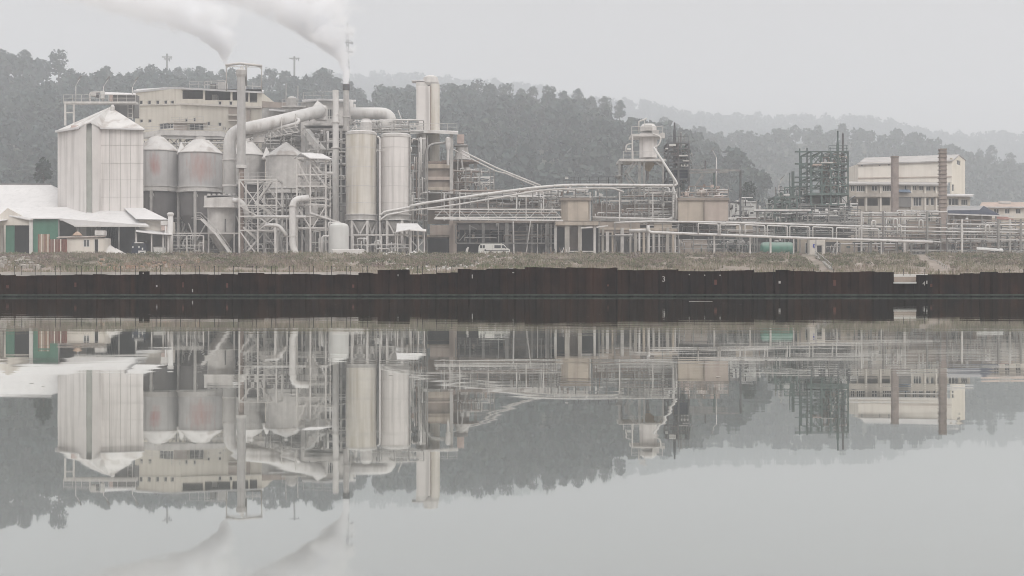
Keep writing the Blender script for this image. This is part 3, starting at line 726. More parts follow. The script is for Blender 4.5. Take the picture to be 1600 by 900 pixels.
def cabin():
    t = T('site_cabin', 'small white site cabin with one grey window and flat roof', 'cabin', 130, 194)
    t.wall('front_wall', MT['cream_pale'], (104,194), (163,194), 371.5, None, [(130,140,374,386,'win1'),(147,154,373,397.5,'door')], .15, pane=MT['glass_grey'])
    m = M(); a = X(104,194); b = X(163,194); zt = Z(371.5,194); m.box(a, a+.15, 194.15, 197, Z0, zt); m.box(b-.15, b, 194.15, 197, Z0, zt); m.box(a, b, 197, 197.15, Z0, zt)
    t.put(m, 'side_wall', MT['cream_pale'])
    t.slab('roof', MT['rust_pipe'], [(88,371.2,193.7),(165,369.2,193.7),(165,368,197.4),(92,369.5,197.4)], .12)
    t.box('roof_tank', MT['pale_steel'], 148, 163, 360, 367.6, 1.2, 195)
    t.lathe('roof_heap', MT['wood_cargo'], 121, [(8,368),(6,365.5),(2.5,362.5),(.2,361.5)], 195.5, 14)
cabin()
def rusty_screen():
    t = T('rusty_panel_screen', 'rust red and white boarded panel fence beside the site cabin', 'panel fence', 82, 193)
    t.box('tall_board_panel', MT['wood_cargo'], 59, 77, 366, None, .2, 193)
    t.box('low_board_panel', MT['rust_red'], 77, 104, 374, None, .2, 193.05)
    for x in range(60, 104, 5): t.col('board_post', MT['cream_pale' if x%2 else 'rust_red'], x, 365.5 if x<78 else 373.5, None, .12, 192.9)
rusty_screen()
def truck():
    t = T('parked_truck', 'dark parked truck with white front bumper under the white canopy', 'truck', 216, 196.5)
    x0, x1 = 203, 227; D = 197
    t.box('cab', MT['navy_roof'], 206, 226, 380, 395, 2.2, D)
    t.box('windscreen', MT['glass'], 208, 224, 381.5, 386, .03, D-.035)
    t.box('roof_visor', MT['white_paint'], 210, 223, 378.5, 380, .6, D-.2)
    t.box('bumper', MT['white_paint'], 216, 227, 391.5, 396.5, .3, D-.32)
    t.box('bumper_slot', MT['black_trim'], 219, 225, 394, 395.3, .02, D-.345)
    for x in (207.5, 217): t.lathe2 = None; t.box('headlight', MT['tank_white'], x-.9, x+.9, 384.5, 387.5, .08, D-.1)
    t.box('side_mirror', MT['white_paint'], 221.5, 223.5, 387, 390.5, .1, D-.2)
    t.box('cargo_bed', MT['dark_wall'], 204, 227, 377, 393, 4, D+2.3)
    for x in (208.5, 223.5):
        for dy in (.5, 4.5):
            m = M(); c = t.p((x,396.8,D+dy)); m.path([c+Vector((-.15,0,0)), c+Vector((.15,0,0))], .45, 14); t.put(m, 'wheel', MT['rubber'])
truck()
def crate(px, D):
    t = T('waste_skip', 'white ribbed waste skip under the canopy beside the down pipes', 'skip', 247, 195.5)
    m = M(); a, b = X(240,195.5), X(255,195.5); zt = Z(386.5,195.5)
    m.add([(a+.1,195.5,Z0+.1),(b-.1,195.5,Z0+.1),(b-.1,197,Z0+.1),(a+.1,197,Z0+.1),(a,195.3,zt),(b,195.3,zt),(b,197.2,zt),(a,197.2,zt),(a+.1,195.42,zt),(b-.1,195.42,zt),(b-.1,197.1,zt),(a+.1,197.1,zt),(a+.2,195.6,Z0+.2),(b-.2,195.6,Z0+.2),(b-.2,196.9,Z0+.2),(a+.2,196.9,Z0+.2)],
          [(0,3,2,1),(0,1,5,4),(1,2,6,5),(2,3,7,6),(3,0,4,7),(4,5,9,8),(5,6,10,9),(6,7,11,10),(7,4,8,11),(8,9,13,12),(9,10,14,13),(10,11,15,14),(11,8,12,15),(12,13,14,15)])
    t.put(m, 'tub', MT['tank_white'])
    for x in (242.5,245,247.5,250,252.5): t.col('rib', MT['white_paint'], x, 387.5, 398.5, .1, 195.36)
    t.box('skid', MT['rack_steel'], 241, 254, 398.6, 400, 1.4, 195.5)
crate(0,0)
def heap(name, label, cat, pts, mt='chalk_dust', D=196):
    m = M(); n = 14
    for (px, r, h) in pts:
        cx = X(px,D); vs = []; rr = random.Random(px)
        for k in range(6):
            f = k/5
            for j in range(n):
                a = 6.283*j/n; q = r*(1-f**1.3)*(1+.18*rr.uniform(-1,1)) + .02
                vs.append((cx+math.cos(a)*q, D+math.sin(a)*q*.8, Z0-.1+(h+.1)*f*(1+.04*rr.uniform(-1,1))))
        m.add(vs, [(k*n+j, k*n+(j+1)%n, (k+1)*n+(j+1)%n, (k+1)*n+j) for k in range(5) for j in range(n)], True)
    o = m.build(name, MT[mt], None, (X(pts[0][0],D), D, Z0)); tag(o, label, cat); return o
heap('dust_heap', 'heap of pale dust spilling beside the site cabin in the open bay', 'dust heap', [(172,1.9,1.6),(181,1.8,1.1),(188,1.3,.7)])
heap('chalk_heap', 'low white chalk heap under the twin tower silos', 'dust heap', [(612,1.7,.55),(622,1.6,.4),(600,1.4,.4)], D=193)
heap('lime_heap', 'white lime heap at the foot of the small canopy', 'dust heap', [(648,1.6,.6),(660,1.4,.45)], D=194)

# ------------------------------------------------------------ big storage silo
def big_silo():
    t = T('storage_silo', 'huge pale faceted storage silo with a pitched roof and catwalk above', 'silo', 157, 207)
    S = MT['silo_concrete']
    plan = [(90,210),(122,205.5),(135,203.6),(135.5,204.3),(143,204.3),(143.5,203.4),(158,206),(224,206)]
    tops = [203.5,198,192.5,193,193,192.5,199.5,200]
    q = [Vector((X(a,d), d, 0)) for a, d in plan]
    back = [Vector((X(223,214), 214, 0)), Vector((X(215,222), 222, 0)), Vector((X(110,224), 224, 0)), Vector((X(92,218), 218, 0))]
    ring = q + back; zt = [Z(y, d) for y, (a, d) in zip(tops, plan)] + [Z(200,206)]*4
    names = ['side_panel','side_panel','gutter_recess','gutter_recess','gutter_recess','corner_panel','front_panel','side_panel','side_panel','rear_panel','side_panel','side_panel']
    n = len(ring)
    for i in range(n):
        a, b = ring[i], ring[(i+1)%n]; za, zb = zt[i], zt[(i+1)%n]
        m = M(); m.add([(a.x,a.y,Z0),(b.x,b.y,Z0),(b.x,b.y,zb),(a.x,a.y,za)], [(0,1,2,3)])
        t.put(m, names[i], MT['seam_grey'] if names[i]=='gutter_recess' else S)
    # panel joints
    m = M()
    for y in (227, 255, 281, 308): m.beam(P(158,y,205.99), P(224,y,205.99), .05)
    for x in (171,188,204): m.beam(P(x,203,205.98), P(x,330,205.98), .05)
    t.put(m, 'panel_joint', MT['dusty_steel'])
    ap = (172,167,212); ap2 = (150,173,213)
    E = [(87,204.5,209.6),(122,199,205.2),(141,190.5,203),(158,199,205.6),(226,201,205.6),(225,203,214.5),(216,207,222.5),(110,208,224.5),(91,207,218)]
    for i in range(8):
        t.slab('roof_panel', MT['dust_roof'], [E[i], E[i+1], ap], .18)
    t.slab('roof_panel', MT['dust_roof'], [E[8], E[0], ap], .18)
    t.beam('eave_trim', MT['roof_sheet'], (157,200.5,205.4), (226,202,205.4), .22)
    t.beam('eave_trim', MT['roof_sheet'], (87,205.5,209.4), (123,200,205), .3)
    t.box('roof_hatch', MT['pinkish'], 111, 124, 196, 200, 1, 206.5)
    t.lathe('roof_vent', MT['pale_steel'], 176, [(3.4,174),(3.4,167),(1.5,163.5)], 211, 14)
big_silo()
def top_gantry():
    t = T('roof_gantry', 'white steel catwalk standing over the storage silo roof', 'catwalk', 150, 212, z=Z(200,212))
    D = 212; pm = MT['pale_steel']
    t.box('deck', pm, 99, 212, 158.5, 161.5, 1.6, D)
    for x in (102, 115.5):
        t.beam('leg', pm, (x,161,D+.2), (x,196,D+.2), .28)
    t.beam('tie', pm, (102,176,D+.2), (115,176,D+.2), .18)
    t.rail('railing', pm, [(99,158.5,D),(212,158.5,D)], r=.06)
    t.rail('railing', pm, [(212,158.5,D+1.6),(99,158.5,D+1.6)], r=.06)
    t.box('housing', MT['grey_wall'], 176, 211, 147, 182, 2.5, D+2)
    t.slab('housing_roof', MT['roof_sheet'], [(160,147,D+1.4),(212,147.5,D+1.4),(212,145.5,D+5),(160,143.5,D+5)], .15)
    t.bars('bracing', pm, [((200,163,D+1.8),(200,187,D+1.8)),((207,163,D+1.8),(207,187,D+1.8)),((200,170,D+1.8),(207,170,D+1.8)),((200,177,D+1.8),(207,177,D+1.8)),((200,184,D+1.8),(207,184,D+1.8))], .12)
    t.box('motor', MT['pale_steel'], 142, 150, 143, 150, 1.2, D+.2); t.box('gearbox', MT['dark_steel'], 150, 153, 146, 152, .8, D+.1)
    t.box('panel_box', MT['white_paint'], 157, 162, 142, 154, .6, D+.1); t.box('red_box', MT['pinkish'], 171, 175, 148, 158, .6, D+.1)
    t.pipe('hoop', pm, [(140,158,D+.3),(140,144,D+.3),(160,144,D+.3),(160,158,D+.3)], .12, bend=.6)
top_gantry()
def lamp(px, yb, yt, D, tilt, label):
    t = T('flood_lamp', label, 'lamp post', px, D, z=Z(yb,D))
    t.pipe('post', MT['pale_steel'], [(px,yb,D),(px,yt,D)], .07, 6)
    t.pipe('arm', MT['pale_steel'], [(px,yt,D),(px+tilt,yt-11,D-.3)], .05, 6)
    m = M(); c = P(px+tilt, yt-11, D-.3); m.beam(c+Vector((-.25,0,-.15)), c+Vector((.35,-.1,.5)), .3, .14); t.put(m, 'lamp_head', MT['rack_steel'])
lamp(118.5, 159, 134, 212.4, 6, 'slim flood lamp standing on the silo catwalk near its legs')
lamp(162, 158, 135, 212.4, 7, 'slim flood lamp on the silo catwalk beside the motor housing')
lamp(207, 150, 136, 214, 6, 'slim flood lamp between the catwalk and the cream building')

# ------------------------------------------------------------ cream screening building
def cream_building():
    t = T('plant_building', 'tall cream plant building with dark open top storey above the silos', 'building', 300, 236)
    C = MT['cream_wall']
    A, B, Cc = (211,246), (283,236), (409,236)
    t.wall('side_wall', C, A, B, 141.5, None, [(x-2.6,x+2.6,157,163,'win') for x in (220,233,246,258.5,269)] + [(x-2.5,x+2.5,186.5,191.5,'win') for x in (220.5,234)] + [(249,271,192,201.5,'win3')], .35, yt2=138)
    t.wall('front_wall', C, B, Cc, 138, None, [(284.5,317,139.5,154.5,'open'),(320,360,140.5,156.5,'open'),(363,372,142,157,'open'),(376,388,142,159,'open'),(390,402,143,160,'open'),
        (341,346,158,165,'win'),(358,363,158,164,'win'),(302,306,184,190,'win'),(289,293,185,190,'win'),(296,318,192.5,203,'win2'),(324,328,190,196,'win'),(341,346,191.5,197,'win'),(348,350,199,203,'win'),(351,353,199,203,'win'),(357,362,200,204,'win'),(366,371,200,204,'win')], .4, yt2=143)
    t.box('rear_wall', MT['grey_wall'], 286, 402, 140, 160, .3, 243)
    t.box('top_floor', MT['grey_wall'], 286, 404, 157.5, 159, 7, 236.5)
    t.box('right_wall', C, 406.5, 408.8, 144, None, 12, 236.5)
    t.slab('roof', MT['roof_sheet'], [(207,142.5,246),(268,136,238),(283,136.5,235.4),(412,143,235.4),(412,141,250),(215,139,258)], .35)
    t.beam('ledge', MT['cream_pale'], (283,162.5,235.8), (409,168,235.8), .9, .35)
    t.beam('ledge', MT['cream_pale'], (211,164.5,245.8), (283,162.5,235.8), .3, .25)
    t.box('loading_door', MT['pink_wall'], 357, 381, 168, 190, .1, 235.85)
    t.box('loading_door', MT['pink_wall'], 385, 391, 168, 192, .1, 235.85)
    for y in (178.5, 187): t.box('door_shelf', MT['cream_pale'], 355, 372, y, y+2, .8, 235)
    t.box('inner_silo', MT['pale_steel'], 331, 339, 148, 157, 1.5, 239)
    t.box('stair_box', MT['pink_wall'], 272, 292, 190, 204, .3, 235.4)
    t.rail('balcony_rail', MT['pale_steel'], [(268,191,235),(318,190,235)], h=.9, r=.05)
    t.box('balcony', MT['cream_pale'], 262, 322, 191, 192.4, 1, 234.8)
    t.rail('roof_rail', MT['pale_steel'], [(296,137,237),(352,139.5,237)], h=1.2, r=.06)
    t.box('roof_machine', MT['pale_steel'], 340, 352, 128, 139, 2, 238)
    t.box('roof_machine', MT['rack_steel'], 328, 336, 131, 138.5, 2, 238)
    t.bars('roof_frame', MT['pale_steel'], [((320,138,239),(320,127,239)),((352,138,239),(352,126,239)),((320,127,239),(352,126,239)),((330,138,239),(330,127,239)),((320,132,239),(352,132,239))], .13)
    t.bars('roof_frame', MT['pale_steel'], [((384,141,239),(384,128,239)),((408,141,239),(408,130,239)),((384,134,239),(408,135,239)),((395,141,239),(395,129,239))], .13)
cream_building()
def gallery():
    t = T('conveyor_gallery', 'long dusty conveyor gallery running above the round silo roofs', 'conveyor', 290, 226, z=Z(216,226))
    t.slab('gallery_box', MT['pale_steel'], [(224,207,226),(250,203,226),(345,205,226),(352,207,226),(352,207,230),(224,207,230)], .9)
    t.box('side_panel', MT['pale_steel'], 225, 349, 207, 214.5, 3, 226.4)
    t.box('side_beam', MT['white_pipe'], 224, 350, 215, 216.5, .4, 225.8)
    t.rail('railing', MT['pale_steel'], [(225,207,225.9),(300,204,225.9),(350,206,225.9)], r=.07, h=1)
    for x in (232, 262, 292, 330): t.col('post', MT['dusty_steel'], x, 214, 300, .25, 229)
    t.bars('bracing', MT['dusty_steel'], [((x,217,227.5),(x+12,230,227.5)) for x in range(252, 345, 14)] + [((x+12,217,227.5),(x,230,227.5)) for x in range(252, 345, 14)] + [((250,224,227.5),(350,224,227.5))], .14)
gallery()
def back_gallery():
    t = T('catwalk_bridge', 'dusty catwalk bridge behind the silo roofs with ladders and rails', 'catwalk', 440, 226, z=Z(216,226))
    t.box('deck', MT['pale_steel'], 385, 470, 214, 217, 2, 226)
    t.rail('railing', MT['pale_steel'], [(385,214,226),(470,214,226)], r=.07)
    t.box('cable_tray', MT['dusty_steel'], 390, 472, 219, 221, .5, 225.5)
    t.bars('bracing', MT['dusty_steel'], [((x,221,226),(x+9,232,226)) for x in range(386, 475, 11)] + [((x+9,221,226),(x,232,226)) for x in range(386, 475, 11)], .12)
    for x in (388, 413, 437, 468): t.col('post', MT['dusty_steel'], x, 217, 300, .25, 228)
back_gallery()

# ------------------------------------------------------------ four round silos with cone roofs
def round_silo(px, r, ye, ya, yb, D, label, body, cut=0):
    t = T('round_silo', label, 'silo', px, D)
    t.lathe('shell', body, px, [(r,yb),(r,ye)], D, 48)
    t.lathe('cone_roof', MT['dust_roof'], px, [(r+1.5,ye+.8),(r+1.5,ye-.3)] + ([(cut,ya)] if cut else [(1,ya)]), D, 40)
    if cut: t.lathe('roof_neck', MT['pale_steel'], px, [(cut*.6,ya+1),(cut*.6,ya-5)], D, 16)
    t.lathe('ring_beam', MT['pale_steel'], px, [(r+2,yb+5.5),(r+2,yb-.5)], D, 40)
    t.lathe('ring_flange', MT['white_pipe'], px, [(r+3.4,yb+7.5),(r+3.4,yb+5.7)], D, 40)
    t.lathe('ring_flange', MT['white_pipe'], px, [(r+3.4,yb+.3),(r+3.4,yb-.9)], D, 40)
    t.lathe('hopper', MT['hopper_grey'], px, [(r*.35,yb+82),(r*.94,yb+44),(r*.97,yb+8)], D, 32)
    t.lathe('spout', MT['dusty_steel'], px, [(r*.2,yb+94),(r*.33,yb+82)], D, 14)
    rm = r*D/F
    for k in range(4):
        a = R(90*k); c = Vector((X(px,D) + (rm+.1)*math.cos(a), D + (rm+.1)*math.sin(a), 0)); m = M()
        m.box(c.x-.22, c.x+.22, c.y-.22, c.y+.22, Z0, Z(yb+6,D)); t.put(m, 'leg', MT['dusty_steel'])
        a2 = R(90 + 90*k); c2 = Vector((X(px,D) + (rm+.1)*math.cos(a2), D + (rm+.1)*math.sin(a2), 0)); zt = Z(yb+8,D); zm = Z(yb+48,D); mid = (c+c2)/2
        m = M(); m.beam((c.x,c.y,zt),(mid.x,mid.y,zm),.2); m.beam((c2.x,c2.y,zt),(mid.x,mid.y,zm),.2); m.beam((c.x,c.y,zm),(c2.x,c2.y,zm),.2); m.beam((mid.x,mid.y,zm),(c.x,c.y,zm-4.2),.16); m.beam((mid.x,mid.y,zm),(c2.x,c2.y,zm-4.2),.16)
        t.put(m, 'bracing', MT['dusty_steel'])
    n = 16; m = M()
    for k in range(n):
        a = 6.2832*k/n; b = 6.2832*(k+1)/n; z = Z(yb-.9,D); ra = rm+.36
        p = Vector((X(px,D)+ra*math.cos(a), D+ra*math.sin(a), z)); q = Vector((X(px,D)+ra*math.cos(b), D+ra*math.sin(b), z))
        m.beam(p, p+Vector((0,0,.7)), .07); m.beam(p+Vector((0,0,.7)), q+Vector((0,0,.7)), .07)
    return t
SS = MT['silo_steel']
round_silo(246, 33, 237, 214, 293, 222, 'grey round silo half hidden behind the big faceted silo, faint red stain', SS, 9)
round_silo(313.5, 33.5, 240, 219, 294, 218, 'grey round silo with a large red stain, second from the big silo', SS, 12)
round_silo(385, 28, 243, 221, 283, 222, 'round silo behind the tall chimney stack and elbow duct', MT['dusty_steel'], 9)
round_silo(447, 31, 245, 222, 296, 216, 'smooth pale round silo with sharp dusty cone roof, nearest the small canopy tower', MT['pale_steel'])
for px, y0, lb in ((284, 238, 'small pointed roof hood between the two stained silos'), (417, 246, 'small pointed roof hood between the two pale silos')):
    t = T('roof_hood', lb, 'roof hood', px, 219, z=Z(y0,219))
    a = (px-7,y0,218); b = (px+8,y0,218); c = (px-1,y0-17,221)
    m = M(); q = [t.p(v) for v in (a, b, (px+8,y0,224), (px-7,y0,224), c)]
    m.add(q, [(0,1,4),(1,2,4),(2,3,4),(3,0,4),(3,2,1,0)]); t.put(m, 'hood_shell', MT['dusty_steel'])
    t.box('hood_base', MT['pale_steel'], px-8, px+9, y0, y0+3, 5, 218)

# ------------------------------------------------------------ stacks, ducts and frames in the middle of the works
def main_stack():
    t = T('chimney_stack', 'tall grey chimney stack rising through the steel lattice tower', 'chimney', 377, 203)
    t.lathe('flue', MT['sooty_flue'], 377, [(6.8,259),(6.3,120)], 203, 24)
    t.lathe('collar', MT['white_pipe'], 377, [(8.2,263),(8.2,258)], 203, 24)
    t.lathe('flue_base', MT['rust_pipe'], 377, [(4.2,None),(4.2,263)], 203, 18)
    t.lathe('head', MT['dusty_steel'], 377, [(6.6,121),(8.2,117),(8.2,110),(5,108)], 203, 20)
    t.lathe('tip', MT['pale_steel'], 378, [(3,110),(2.2,103)], 203, 12)
main_stack()
def stack_frame():
    t = T('davit_frame', 'thin pale pipe frame spanning over the top of the tall chimney stack', 'frame', 381, 204, z=Z(145,204))
    w = MT['pale_steel']
    t.pipe('top_pipe', w, [(352.5,102,203),(375,99,203),(409.5,103,203)], .2)
    t.pipe('post', w, [(353.5,102,203),(354,142,205)], .09, 6); t.pipe('post', w, [(409,103,203),(408.5,143,205)], .09, 6); t.pipe('post', MT['rack_steel'], [(384.5,101,203),(385,134,203)], .14, 6)
    t.bars('strut', w, [((385,106,203),(379,101,203)),((385,106,203),(391,101.5,203)),((355,106,203),(359,102,203)),((408,108,203),(404,103,203)),((353,104,203),(409,105,203))], .1)
stack_frame()
def elbow_duct():
    t = T('elbow_duct', 'huge white sloping duct bending down beside the chimney stack', 'duct', 358, 207, z=Z(305,207))
    D = 207
    t.pipe('duct', MT['white_pipe'], [(359,304,D),(359,206,D),(404,197,D),(503,173,D+8)], 1.03, 22, bend=3.6)
    for a in ((359,250),(359,290)): t.lathe('flange', MT['pale_steel'], a[0], [(12,a[1]+1.2),(12,a[1]-1.2)], D, 22)
    t.box('end_box', MT['white_pipe'], 492, 509, 164, 187, 2, D+8)
    t.slab('end_hood', MT['pale_steel'], [(489,166,D+7.6),(511,168,D+7.6),(496,157,D+9)], .3)
    for x in (400,420,440,462): t.beam('hanger', MT['pale_steel'], (x, 199-(x-380)*.26, D+1), (x, 216-(x-380)*.22, D+1), .14)
elbow_duct()
def under_chute():
    t = T('slim_chute', 'slim sloping dust chute running beneath the huge white duct', 'chute', 420, 207.5, z=Z(222,207))
    t.pipe('tube', MT['white_pipe'], [(384,214,207.6),(464,193,210),(468,188,210.4),(458,184,211)], .28, 12, bend=.8)
    t.bars('truss', MT['pale_steel'], [((386,214,208),(466,197,210)),((386,222,208),(466,206,210))] + [((x,213-(x-386)*.22,208.5),(x+8,220-(x-386)*.2,208.5)) for x in range(388,462,9)], .14)
    t.box('junction_box', MT['pale_steel'], 396, 412, 214, 222, 1.5, 208)
under_chute()
def mid_block():
    t = T('process_block', 'dusty grey process building crowded with platforms behind the sloping duct', 'building', 470, 224)
    g = MT['dusty_steel']; pl = MT['pale_steel']
    t.wall('front_wall', MT['pale_steel'], (470,222), (536,222), 160, 300, [(512,520,170,186,'win2'),(498,500,174,182,'win'),(482,485,184,190,'win'),(484,490,212,224,'open'),(503,508,212,224,'open'),(525,532,222,250,'open')], .3)
    t.box('side_block', g, 409, 470, 167, 240, 4, 226)
    t.slab('parapet', MT['pink_wall'], [(409,158,226),(450,161,226),(450,161,234),(409,158,234)], .9)
    t.box('parapet_wall', MT['pink_wall'], 409, 446, 160, 168, .3, 225.8)
    t.box('rear_block', MT['grey_wall'], 476, 538, 205, 300, 6, 225)
    t.slab('roof', MT['roof_sheet'], [(472,157,221),(500,154,221),(556,157,221),(556,156,228),(472,156,228)], .3)
    t.rail('roof_rail', pl, [(474,155,221.2),(520,154,221.2)], h=1.2, r=.06)
    t.box('platform', pl, 474, 541, 192, 196, 3, 219); t.rail('platform_rail', pl, [(474,192,219),(541,192,219)], r=.06)
    t.box('platform', g, 472, 541, 200, 204, 3, 219.5)
    t.lathe('drum', pl, 456, [(8,166),(8,154),(5,151.5),(.5,150)], 222, 20)
    t.box('drum_deck', pl, 440, 478, 165, 167, 2.5, 221)
    t.col('post', pl, 447, 130, 165, .12, 221); t.col('post', pl, 465.5, 134, 165, .14, 221)
    t.rail('drum_rail', pl, [(441,165,221),(478,165,221)], r=.05)
    t.beam('chute', pl, (478,205,218.5), (503,236,216.5), 1.3, 1.0)
    t.slab('skip_roof', MT['roof_sheet'], [(420,171,224),(446,173,224),(446,172,227),(420,170,227)], .2)
    for x in (483, 507, 533): t.col('column', g, x, 204, None, .35, 219.6)
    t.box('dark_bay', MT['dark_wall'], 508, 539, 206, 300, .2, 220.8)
    for y in (216, 236, 256, 276): t.box('floor_slab', g, 508, 540, y, y+1.6, 1.8, 219)
    t.pipe('vent_pipe', pl, [(500,236,218),(512,236,218),(512,205,218)], .25, bend=.6)
    t.pipe('stub_pipe', pl, [(549,157,221),(549,195,221)], .35); t.pipe('stub_pipe', pl, [(554,163,221),(554,195,221)], .2)
mid_block()
def thin_stack(label, x, yt, yb, r, D, mt, tip=None):
    t = T('chimney_stack', label, 'chimney', x, D, z=Z0 if yb is None else Z(yb,D))
    t.lathe('flue', MT[mt], x, [(r,yb),(r*.92,yt)], D, 20)
    if tip: t.lathe('tip', MT[tip], x, [(r*1.15,yt+9),(r*1.15,yt)], D, 20)
    for y in (yt+50, yt+90): t.lathe('band', MT['pale_steel'], x, [(r*1.3,y+1.2),(r*1.3,y-.4)], D, 20)
    return t
q = thin_stack('slender white stack in front of the dusty process building', 524.5, 141, None, 5.2, 209, 'white_pipe')
q.beam('bracket', MT['pale_steel'], (520,182,208.6), (536,175,208.6), .15)
thin_stack('grey stack with dark tip sending out the bigger white plume', 541, 132, 205, 4.8, 213, 'dusty_steel', 'dark_steel')
def hduct():
    t = T('looping_duct', 'fat white duct looping over the top of the twin tower silos', 'duct', 590, 214, z=Z(210,214))
    t.pipe('duct', MT['white_pipe'], [(549,177,214),(611,177,214),(611,212,214)], .98, 20, bend=2.4)
    t.lathe('flange', MT['pale_steel'], 611, [(10.5,203),(10.5,201)], 214, 20)
    t.col('support', MT['pale_steel'], 570, 186, 210, .25, 214); t.col('support', MT['pale_steel'], 594, 186, 210, .25, 214)
hduct()
def twin(label, x, r, yt, D, body):
    t = T('tower_silo', label, 'silo', x, D)
    t.lathe('shell', body, x, [(r,336),(r,yt)], D, 56)
    t.lathe('rim', MT['pale_steel'], x, [(r+.8,yt+2.5),(r+.8,yt-1.5),(r-3,yt-3.5)], D, 48)
    t.lathe('ring_beam', MT['beige_concrete' if False else 'dusty_steel'], x, [(r+1,344),(r+1,336.5)], D, 48)
    t.lathe('ring_flange', MT['white_pipe'], x, [(r+2.4,336.6),(r+2.4,335.2)], D, 48)
    t.lathe('ring_flange', MT['white_pipe'], x, [(r+2.4,345),(r+2.4,343.6)], D, 48)
    t.lathe('hopper', MT['dusty_steel'], x, [(3.5,385),(r*.95,347)], D, 32)
    rm = r*D/F
    for k in range(6):
        a = R(0 + 60*k); c = Vector((X(x,D)+rm*math.cos(a), D+rm*math.sin(a), 0)); m = M()
        m.box(c.x-.2, c.x+.2, c.y-.2, c.y+.2, Z0, Z(345.5,D)); t.put(m, 'leg', MT['pale_steel'])
        b = R(60 + 60*k); c2 = Vector((X(x,D)+rm*math.cos(b), D+rm*math.sin(b), 0)); mid = (c+c2)/2
        m = M(); m.beam((c.x,c.y,Z(346,D)),(mid.x,mid.y,Z(367,D)),.22); m.beam((c2.x,c2.y,Z(346,D)),(mid.x,mid.y,Z(367,D)),.22); m.beam((c.x,c.y,Z(368,D)),(c2.x,c2.y,Z(368,D)),.2); t.put(m, 'bracing', MT['pale_steel'])
    for y in (232, 262, 292, 318): t.lathe('shell_band', MT['pale_steel'], x, [(r+.25,y+.5),(r+.25,y-.5)], D, 48)
    return t
t = twin('tall pale tower silo with brown stain, one of the twin towers, capped by a vessel', 564.5, 23.5, 209, 205, MT['tower_silo'])
t.lathe('top_vessel', MT['dusty_steel'], 572, [(9.5,207),(9.5,192),(7,188.5),(6,186)], 206, 24)
t.rail('top_rail', MT['pale_steel'], [(543,206,203),(588,206,203)], h=.9, r=.05)
t = twin('tall pale tower silo of the twin pair, under the looping duct', 618.5, 23, 213, 205.5, MT['silo_concrete'])
t.rail('top_rail', MT['pale_steel'], [(597,210,203.5),(641,210,203.5)], h=.9, r=.05)
def twin_pipes():
    t = T('riser_pipes', 'pair of thin white riser pipes between the twin tower silos', 'pipe', 593, 203)
    t.pipe('pipe', MT['white_pipe'], [(589.5,213,203),(593.5,216,203),(593.5,335,203),(593.5,395,203)], .16, bend=.5)
    t.pipe('pipe', MT['dark_steel'], [(590.8,225,203.3),(590.8,398,203.3)], .12)
    t.pipe('branch_pipe', MT['white_pipe'], [(593.5,337,203),(600,331,203),(643,323,203)], .17, bend=1)
    t.pipe('branch_pipe', MT['white_pipe'], [(593.5,345,202.6),(603,336,202.6),(648,328,202.6)], .15, bend=1)
    t.rail('landing', MT['pale_steel'], [(588,238,202.8),(600,238,202.8)], h=.5, r=.06)
    t.box('rear_panel', MT['dark_wall'], 587, 603, 213, 336, .3, 209)
    t.box('valve_box', MT['white_paint'], 589, 597, 374.5, 381, .5, 202)
twin_pipes()
def top_walk():
    t = T('roof_walkway', 'railed walkway crossing the tops of the twin tower silos', 'catwalk', 600, 210, z=Z(205,210))
    t.box('deck', MT['pale_steel'], 544, 668, 204, 206, 1.5, 210)
    t.rail('railing', MT['pale_steel'], [(544,204,210),(668,204,210)], r=.06)
    t.box('machine', MT['pale_steel'], 596, 607, 190, 204, 1.2, 210.2); t.box('motor', MT['dusty_steel'], 582, 592, 194, 204, 1, 210.2)
    t.pipe('handle_pipe', MT['pale_steel'], [(625,204,210.5),(627,186,210.5),(622,172,210.5)], .07, 6)
    for x in (560, 600, 640): t.col('post', MT['dusty_steel'], x, 206, 300, .25, 211)
top_walk()
# steel lattice tower with stairs, under the chimney stack
def lattice(name, label, cat, x0, x1, levels, D, dep, mt, w=.22, xs_=None, brace=True, label_g=None, z=None, rails=True, bw=.12):
    t = T(name, label, cat, (x0+x1)/2, D, z=z)
    xs2 = xs_ or [x0, x1]; mtt = MT[mt]; top = levels[0]; bot = levels[-1]
    for x in xs2:
        for d in (D, D+dep): 
            m = M(); cx = X(x,D); m.box(cx-w/2, cx+w/2, d-w/2, d+w/2, t.z(bot,D), Z(top,D)); t.put(m, 'column', mtt)
    for y in levels:
        if y is None: continue
        zz = Z(y,D); m = M()
        for d in (D, D+dep): m.beam((X(x0,D),d,zz),(X(x1,D),d,zz),w*.9)
        for x in xs2: m.beam((X(x,D),D,zz),(X(x,D),D+dep,zz),w*.9)
        t.put(m, 'floor_frame', mtt)
    if brace:
        zs_ = [t.z(y,D) for y in levels]
        for za, zb in zip(zs_, zs_[1:]):
            for i, (xa, xb) in enumerate(zip(xs2, xs2[1:])):
                for q_, d in enumerate((D, D+dep)):
                    hh = (i*7 + int(za*3) + q_*5) % 4; m = M()
                    if hh in (0, 2): m.beam((X(xa,D),d,za),(X(xb,D),d,zb),bw)
                    if hh in (1, 2): m.beam((X(xb,D),d,za),(X(xa,D),d,zb),bw)
                    if m.v: t.put(m, 'cross_brace', mtt)
    if rails and dep > 1:
        for y in levels[:-1]:
            if y is not None: t.rail('railing', mtt, [(x0,y,D-.02),(x1,y,D-.02)], r=.045)
    return t
t = lattice('lattice_tower', 'dusty open steel tower with cross bracing and stairs around the chimney foot', 'tower', 374, 432, [281,321,338,360,None], 201, 5, 'pale_steel', .24, [374,403,432], bw=.17)
